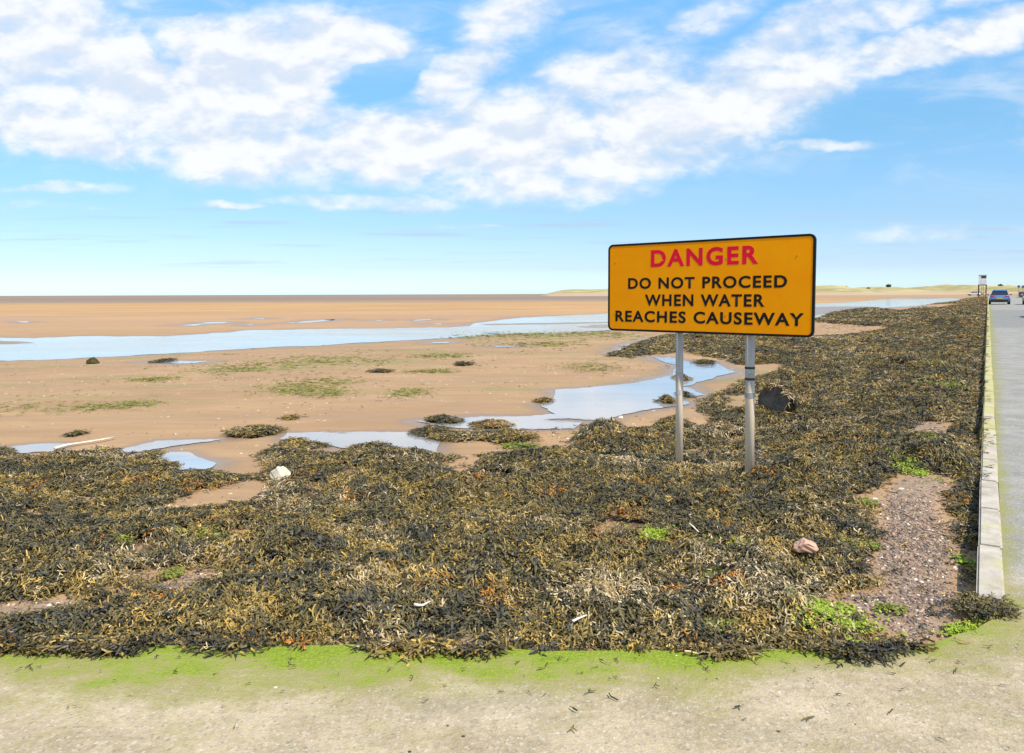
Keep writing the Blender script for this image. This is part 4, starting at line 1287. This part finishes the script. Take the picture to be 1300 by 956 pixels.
def pole(base_px, top_px, base, rad, patches, bands, shadow_edge_ring):
    # stands on the sand behind the panel
    yoff = .055 + rad
    b0 = local(base); b0.y = yoff
    tx = on_panel(*top_px)[0]
    bt = Vector((tx, yoff, zt - .06))
    bm = bmesh.new(); add_cyl(bm, (b0.x - (bt.x - b0.x) * .3 / (bt.z - b0.z), yoff, b0.z - .3), bt, rad, rad, 24)
    bm_p = bm_obj('pole', bm, m_pole, SIGN, False)
    for p in bm_p.data.polygons: p.use_smooth = len(p.vertices) == 4
    zz = lambda y: float(EYE.z + (b0.z - EYE.z) * ((y - 372.4) / (base_px[1] - 372.4)))
    xx = lambda z: b0.x + (bt.x - b0.x) * (z - b0.z) / (bt.z - b0.z)
    for y in patches:
        z = zz(y); x = xx(z)
        m = bmesh.new(); n = 9
        vs = [[m.verts.new((x + math.sin(a) * (rad + .003), yoff - math.cos(a) * (rad + .003), z + s)) for a in np.linspace(-.5, 1.0, n)] for s in (-.028, .028)]
        for k in range(n - 1): m.faces.new((vs[0][k], vs[0][k + 1], vs[1][k + 1], vs[1][k]))
        g = bmesh.ops.solidify(m, geom=m.faces[:], thickness=.002)
        bm_obj('reflector_patch', m, m_patch, bm_p)
    for y in bands:
        z = zz(y); x = xx(z); m = bmesh.new(); add_cyl(m, (x, yoff, z - .011), (x, yoff, z + .011), rad + .004, None, 24)
        bm_obj('strap', m, m_band, bm_p)
    if shadow_edge_ring:  # added ring marking where the panel's shadow ends on the tube
        z = zz(shadow_edge_ring); x = xx(z); m = bmesh.new(); add_cyl(m, (x, yoff, z - .02), (x, yoff, z + .03), rad + .006, rad + .004, 24)
        bm_obj('shadow_edge_ring', m, m_back, bm_p)
    return bm_p


pole((861.5, 587), (857, 330), PL1, .040, (468, 496), (), None)
pole((950.5, 599), (946.5, 330), PL2, .046, (471,), (466, 480), 501)

# ================================================================== FAR THINGS
m_dune, nt, b = new_mat('dune_grass'); T = NT(nt)
pos = T.pos(); hgt = T.attr('up')
d1 = T.noise(T.scale(pos, (.03, .03, .2)), 1, 6, 0.65); d2 = T.noise(T.scale(pos, (.2, .2, .4)), 1, 4, 0.7)
gc = T.mix(T.map(d1, 0.35, 0.65), C(0.26, 0.215, 0.08), C(0.42, 0.335, 0.155))
gc = T.mix(T.map(d2, 0.62, 0.74), gc, C(0.50, 0.40, 0.25))
T.put(b.inputs['Base Color'], T.mix(T.map(T.math('ADD', hgt, T.math('MULTIPLY', T.math('SUBTRACT', d1, .5), .35)), 0.30, 0.45), C(0.40, 0.28, 0.17), gc))
b.inputs['Roughness'].default_value = 0.95
DUNE = [(690, 0), (700, 2.0), (715, 4.4), (730, 4.8), (760, 5.6), (800, 6), (850, 5), (900, 6), (960, 5.5), (1035, 7.4), (1048, 7.2), (1062, 5.2), (1090, 5.4), (1102, 4.6), (1115, 7.0), (1130, 7.0), (1145, 5.2), (1170, 4.0), (1186, 7), (1197, 8.6), (1210, 5.4), (1222, 8.2), (1232, 7.8), (1250, 6.0), (1262, 7.6), (1280, 5.0), (1310, 6.4), (1340, 5), (1400, 7), (1500, 6)]
dx_ = np.linspace(688, 1500, 560); dh = np.interp(dx_, [p[0] for p in DUNE], [p[1] for p in DUNE])
DY = 950.0
wr = np.linspace(-1, 1, 40)
dr = rays(dx_, np.full(len(dx_), 372.0)); bxx = dr[:, 0] / dr[:, 1] * DY
amp = (dh * 1.25 + 1.6 * (dh > 0)) / F * DY
Xd = bxx[:, None] + 0 * wr[None]; Yd = DY + wr[None] * 150 + 40 * noise(bxx[:, None], wr[None] * 0, 120, 211)
prof = np.cos(wr * np.pi / 2)[None] ** 1.3
hz = amp[:, None] * prof * (1 + .18 * fbm(Xd, Yd, 60, 213, 3) * (np.abs(wr) > .05)[None])
Zd = -0.86 + hz
up = hz / 8.0
me = mesh_np('dunes', np.stack([Xd, Yd, Zd], -1).reshape(-1, 3), grid_faces(len(dx_), len(wr)), m_dune, True, {'up': up.ravel()})
tag(link('dunes', me), 'low grassy dunes along the horizon behind the refuge hut', 'dunes', kind='structure')

m_bush, nt, b = new_mat('dark_shrub'); T = NT(nt)
T.put(b.inputs['Base Color'], T.mix(T.map(T.noise(T.pos(), .8, 4), .35, .65), C(.035, .05, .02), C(.075, .085, .035))); b.inputs['Roughness'].default_value = .9


def shrub(px, py, wpx, hpx, label):
    y = DY; k = y / F
    p = at_depth(px, py, y); p.z = -0.86 + float(np.interp(px, dx_, amp)) * .97 - .3
    r = np.random.default_rng(int(px))
    n = 330
    v = r.standard_normal((n, 3)); v /= np.linalg.norm(v, axis=1)[:, None]; v *= (r.random((n, 1)) ** .4)
    c = v * np.array([wpx * k / 2, wpx * k / 2.5, hpx * k / 2]) + np.array([0, 0, hpx * k / 2])
    s = .55
    a = r.standard_normal((n, 3)) * s; bb = r.standard_normal((n, 3)) * s
    co = np.stack([c, c + a, c + a + bb, c + bb], 1).reshape(-1, 3)
    o = link('shrub', mesh_np('shrub', co, np.arange(4 * n).reshape(n, 4), m_bush)); o.location = (p.x, p.y, p.z)
    tag(o, label, 'shrub', 'dark shrubs on the dunes')


shrub(1072, 367.5, 8, 3, 'dark shrub on the dunes just right of the sign, larger of the left pair')
shrub(1102, 368.5, 5, 2, 'tiny dark shrub low on the dunes between two bigger shrubs')
shrub(1128, 366, 6, 3, 'round dark shrub on the low dune crest left of the highest dunes')
shrub(1270, 368.5, 6, 3.5, 'dark shrub on the dune slope above the blue car')
shrub(1278, 369.5, 7, 2.5, 'low spreading shrub right of the one above the blue car')

# refuge hut on stilts
m_hut = plain('white_boards', (.62, .63, .64), .7, var=.08, scale=2)
m_timber = plain('dark_timber', (.085, .055, .04), .85, var=.3, scale=3)
m_glass = plain('dark_glass', (.02, .025, .03), .15, var=.1)
RY = 235.0
hb = at_depth(1247, 371.3, RY)
HT = empty('refuge_hut', (hb.x, hb.y, float(base_z(hb.x, hb.y)) - .1), -RA)
tag(HT, 'white refuge hut on tall dark timber stilts beside the causeway', 'refuge hut')
g0 = HT.location.z
zf0 = at_depth(1247, 361.5, RY).z - g0; zf1 = at_depth(1247, 349.3, RY).z - g0
bm = bmesh.new(); add_box(bm, (0, 0, (zf0 + zf1) / 2), (2.1, 2.4, zf1 - zf0 - .1), .03); hutw = bm_obj('wall', bm, m_hut, HT)
bm = bmesh.new(); add_box(bm, (0, 0, zf1), (2.3, 2.6, .1), .02); bm_obj('roof', bm, m_back, HT)
bm = bmesh.new(); add_box(bm, (.25, -1.215, zf1 - .62), (1.35, .03, .7)); wn_ = bm_obj('window', bm, m_glass, HT)
bm = bmesh.new(); add_box(bm, (-1.065, .1, zf1 - .62), (.03, 1.2, .6)); bm_obj('window', bm, m_glass, HT)
bm = bmesh.new(); add_box(bm, (0, 0, zf0 - .1), (2.5, 3.2, .2)); bm_obj('deck', bm, m_timber, HT)
for sx in (-1, 1):
    for sy in (-1, 1):
        bm = bmesh.new(); add_box(bm, (sx * 1.0, sy * 1.1, (zf0 - .2) / 2 - .2), (.32, .32, zf0 + .2)); bm_obj('leg', bm, m_timber, HT)
bm = bmesh.new()
for sy in (-1, 1):
    for sg in (-1, 1):
        L = math.hypot(2.0, zf0 * .5); add_box(bm, (0, sy * 1.1 + .17 * sy, zf0 * .28), (L, .08, .14), 0, Matrix.Rotation(sg * math.atan2(zf0 * .45, 2.0), 3, 'Y'))
bm_obj('cross_brace', bm, m_timber, HT)
bm = bmesh.new()
for sx in (-.3, .3): add_box(bm, (sx, -2.2, zf0 / 2 - .1), (.09, .12, math.hypot(zf0, 1.7)), 0, Matrix.Rotation(math.atan2(-1.7, zf0), 3, 'X'))
for k in range(11): add_box(bm, (0, -3.0 + 1.62 * (k + .5) / 11, zf0 * (k + .5) / 11), (.6, .2, .06))
bm_obj('stair', bm, m_timber, HT)


# ---- cars
def make_car(paint, label, group, loc, rz, kind='hatch'):
    root = empty('parked_car' if kind == 'parked' else 'car', loc, rz)
    tag(root, label, 'car', group)
    st_ = [(-2.12, .34, .74, .70), (-2.06, .26, .92, .80), (-1.75, .22, .97, .88), (-1.2, .20, .97, .905), (0, .20, .95, .91), (1.0, .20, .92, .90), (1.5, .21, .84, .88), (1.95, .24, .74, .80), (2.14, .30, .60, .62)]
    bm = bmesh.new(); prev = None
    for (y, zl, zh, wd_) in st_:
        pts = [(-wd_ * .88, zl), (-wd_, zl + .16), (-wd_ * 1.0, zh - .26), (-wd_ * .955, zh - .04), (-wd_ * .86, zh), (wd_ * .86, zh), (wd_ * .955, zh - .04), (wd_, zh - .26), (wd_, zl + .16), (wd_ * .88, zl)]
        ring = [bm.verts.new((x, y, z)) for x, z in pts]
        if prev:
            for k in range(10): bm.faces.new((prev[k], ring[k], ring[(k + 1) % 10], prev[(k + 1) % 10]))
        else: bm.faces.new(ring)
        prev = ring
    bm.faces.new(prev[::-1])
    bmesh.ops.recalc_face_normals(bm, faces=bm.faces[:])
    body = bm_obj('body', bm, paint, root, True)
    # greenhouse: glass all round, painted roof and pillars
    cab = [(-1.98, .95, .72), (-1.35, 1.40, .60), (-.2, 1.48, .60), (.45, 1.42, .60), (1.25, .92, .74)]
    bm = bmesh.new(); prev = None
    for (y, z, wd_) in cab:
        zb_ = .90
        ring = [bm.verts.new((x, y, zz)) for x, zz in ((-.80, zb_), (-wd_, max(z, zb_ + .01)), (wd_, max(z, zb_ + .01)), (.80, zb_))]
        if prev:
            for k in range(4): bm.faces.new((prev[k], ring[k], ring[(k + 1) % 4], prev[(k + 1) % 4]))
        else: bm.faces.new(ring)
        prev = ring
    bm.faces.new(prev[::-1]); bmesh.ops.recalc_face_normals(bm, faces=bm.faces[:])
    bm_obj('window', bm, m_glass, root)
    bm = bmesh.new()
    top = [(-1.52, 1.335, .635), (-1.30, 1.43, .625), (-.2, 1.515, .625), (.42, 1.455, .625), (.52, 1.41, .635)]
    prev = None
    for (y, z, wd_) in top:
        ring = [bm.verts.new((x, y, zz)) for x, zz in ((-wd_, z - .05), (-wd_ * .9, z), (wd_ * .9, z), (wd_, z - .05))]
        if prev:
            for k in range(3): bm.faces.new((prev[k], ring[k], ring[k + 1], prev[k + 1]))
        prev = ring
    for s in (-1, 1):
        for (y0, z0, y1, z1, wp) in ((-2.0, .93, -1.42, 1.39, .15), (1.22, .92, .45, 1.43, .07), (-.35, .93, -.35, 1.48, .07), (-1.2, .93, -1.15, 1.42, .07)):
            a = Vector((s * .80, y0, z0)); c = Vector((s * .628, y1, z1)); e = Vector((0, wp, 0))
            v4 = [bm.verts.new(a - e + Vector((s * .012, 0, 0))), bm.verts.new(a + e + Vector((s * .012, 0, 0))), bm.verts.new(c + e + Vector((s * .012, 0, 0))), bm.verts.new(c - e + Vector((s * .012, 0, 0)))]
            bm.faces.new(v4)
    bmesh.ops.solidify(bm, geom=bm.faces[:], thickness=.015)
    bm_obj('roof', bm, paint, root)
    bm = bmesh.new(); add_box(bm, (0, -2.10, .38), (1.50, .10, .20), .03); bm_obj('bumper', bm, m_tyre, root)
    bm = bmesh.new(); add_box(bm, (0, 2.10, .36), (1.3, .10, .2), .03); bm_obj('bumper', bm, m_tyre, root)
    for s in (-1, 1):
        bm = bmesh.new(); add_box(bm, (s * .60, -2.06, .80), (.36, .12, .13), .02); bm_obj('tail_light', bm, m_tail, root)
        bm = bmesh.new(); add_box(bm, (s * .58, 2.04, .62), (.30, .12, .12), .02); bm_obj('headlight', bm, m_patch, root)
        bm = bmesh.new(); add_box(bm, (s * 1.0, .75, .98), (.20, .10, .13), .03); bm_obj('mirror', bm, paint, root)
        for y in (-1.32, 1.33):
            bm = bmesh.new(); add_cyl(bm, (s * .72, y, .315), (s * .925, y, .315), .315, None, 24); wv = bm_obj('wheel', bm, m_tyre, root)
            bm = bmesh.new(); add_cyl(bm, (s * .926, y, .315), (s * .932, y, .315), .20, None, 16); bm_obj('rim', bm, m_back, wv)
    bm = bmesh.new(); add_box(bm, (0, -2.135, .62), (.52, .02, .12)); bm_obj('number_plate', bm, m_plate, root)
    return root


m_tyre = plain('rubber', (.02, .02, .02), .8); m_tail = plain('red_lens', (.45, .02, .02), .25); m_plate = plain('yellow_plate', (.62, .42, .08), .5)
m_blue = plain('blue_paint', (.10, .19, .42), .25, .35, var=.05, coat=1.0)
m_silver = plain('silver_paint', (.55, .58, .62), .3, .4, var=.05, coat=1.0)
m_wpaint = plain('white_paint', (.78, .78, .78), .3, 0, var=.03, coat=1.0)
m_rpaint = plain('red_paint', (.42, .05, .05), .3, 0, var=.03, coat=1.0)


def road_pt(px, py):
    d = ray(px, py); k = 60.0
    for _ in range(60):
        x, y = d[0] * k, d[1] * k
        k = .5 * k + .5 * (float(road_z(pt(x, y)[1])) - 1.65) / d[2]
    return Vector((d[0] * k, d[1] * k, float(road_z(pt(d[0] * k, d[1] * k)[1])) + .012))


def on_road(t, q): # q metres right of the kerb
    xy = K0 + U * t - NL * q
    return Vector((xy[0], xy[1], float(road_z(t)) + .025))


CG = 'cars along the causeway'
T_B = 88.0
make_car(m_blue, 'metallic blue hatchback seen from behind on the causeway', CG, on_road(T_B, 1.02), -RA)
make_car(m_silver, 'silver car cut off by the right edge of the picture', CG, on_road(T_B - 2, 3.92), -RA)
make_car(m_silver, 'silver car out of the picture to the right, only its shadow shows', CG, on_road(49, 3.25), -RA)
p = at_depth(1237, 373.5, 262)
make_car(m_wpaint, 'white car parked left of the refuge hut stilts', CG, Vector((p.x, p.y, at_depth(1237, 375, 262).z - .1)), -RA + 1.3)
make_car(m_rpaint, 'small red car further along the road beyond the blue one', CG, on_road(205, 2.2), -RA)

# timber parapet and signs at the bridge
FN = empty('timber_fence', on_road(185, 7.0), -RA)
tag(FN, 'dark timber bridge parapet along the far right side of the road', 'fence')
for k in range(16):
    bm = bmesh.new(); add_box(bm, (0, k * 3.2, .6), (.22, .22, 1.5)); bm_obj('post', bm, m_timber, FN)
bm = bmesh.new()
for z in (.45, .85, 1.25): add_box(bm, (-.13, 24, z), (.06, 50, .16))
bm_obj('rail', bm, m_timber, FN)
m_sblue = plain('sign_face', (.10, .12, .16), .5)
for px, top, yy, lab in ((1293, 363.2, 170, 'small round road sign on a thin post, left of two at far right'), (1298.5, 363.4, 160, 'small round road sign on a thin post at the right edge of the picture')):
    pb = at_depth(px, 372, yy); RS = empty('road_sign', (pb.x, pb.y, .38), -RA)
    tag(RS, lab, 'road sign', 'small road signs by the bridge')
    zt_ = at_depth(px, top, yy).z - .38
    bm = bmesh.new(); add_cyl(bm, (0, 0, -.1), (0, 0, zt_), .05, None, 10); bm_obj('post', bm, m_back, RS)
    bm = bmesh.new(); add_cyl(bm, (0, -.07, zt_ - .1), (0, -.05, zt_ - .1), .3, None, 24); bm_obj('sign_panel', bm, m_sblue, RS)
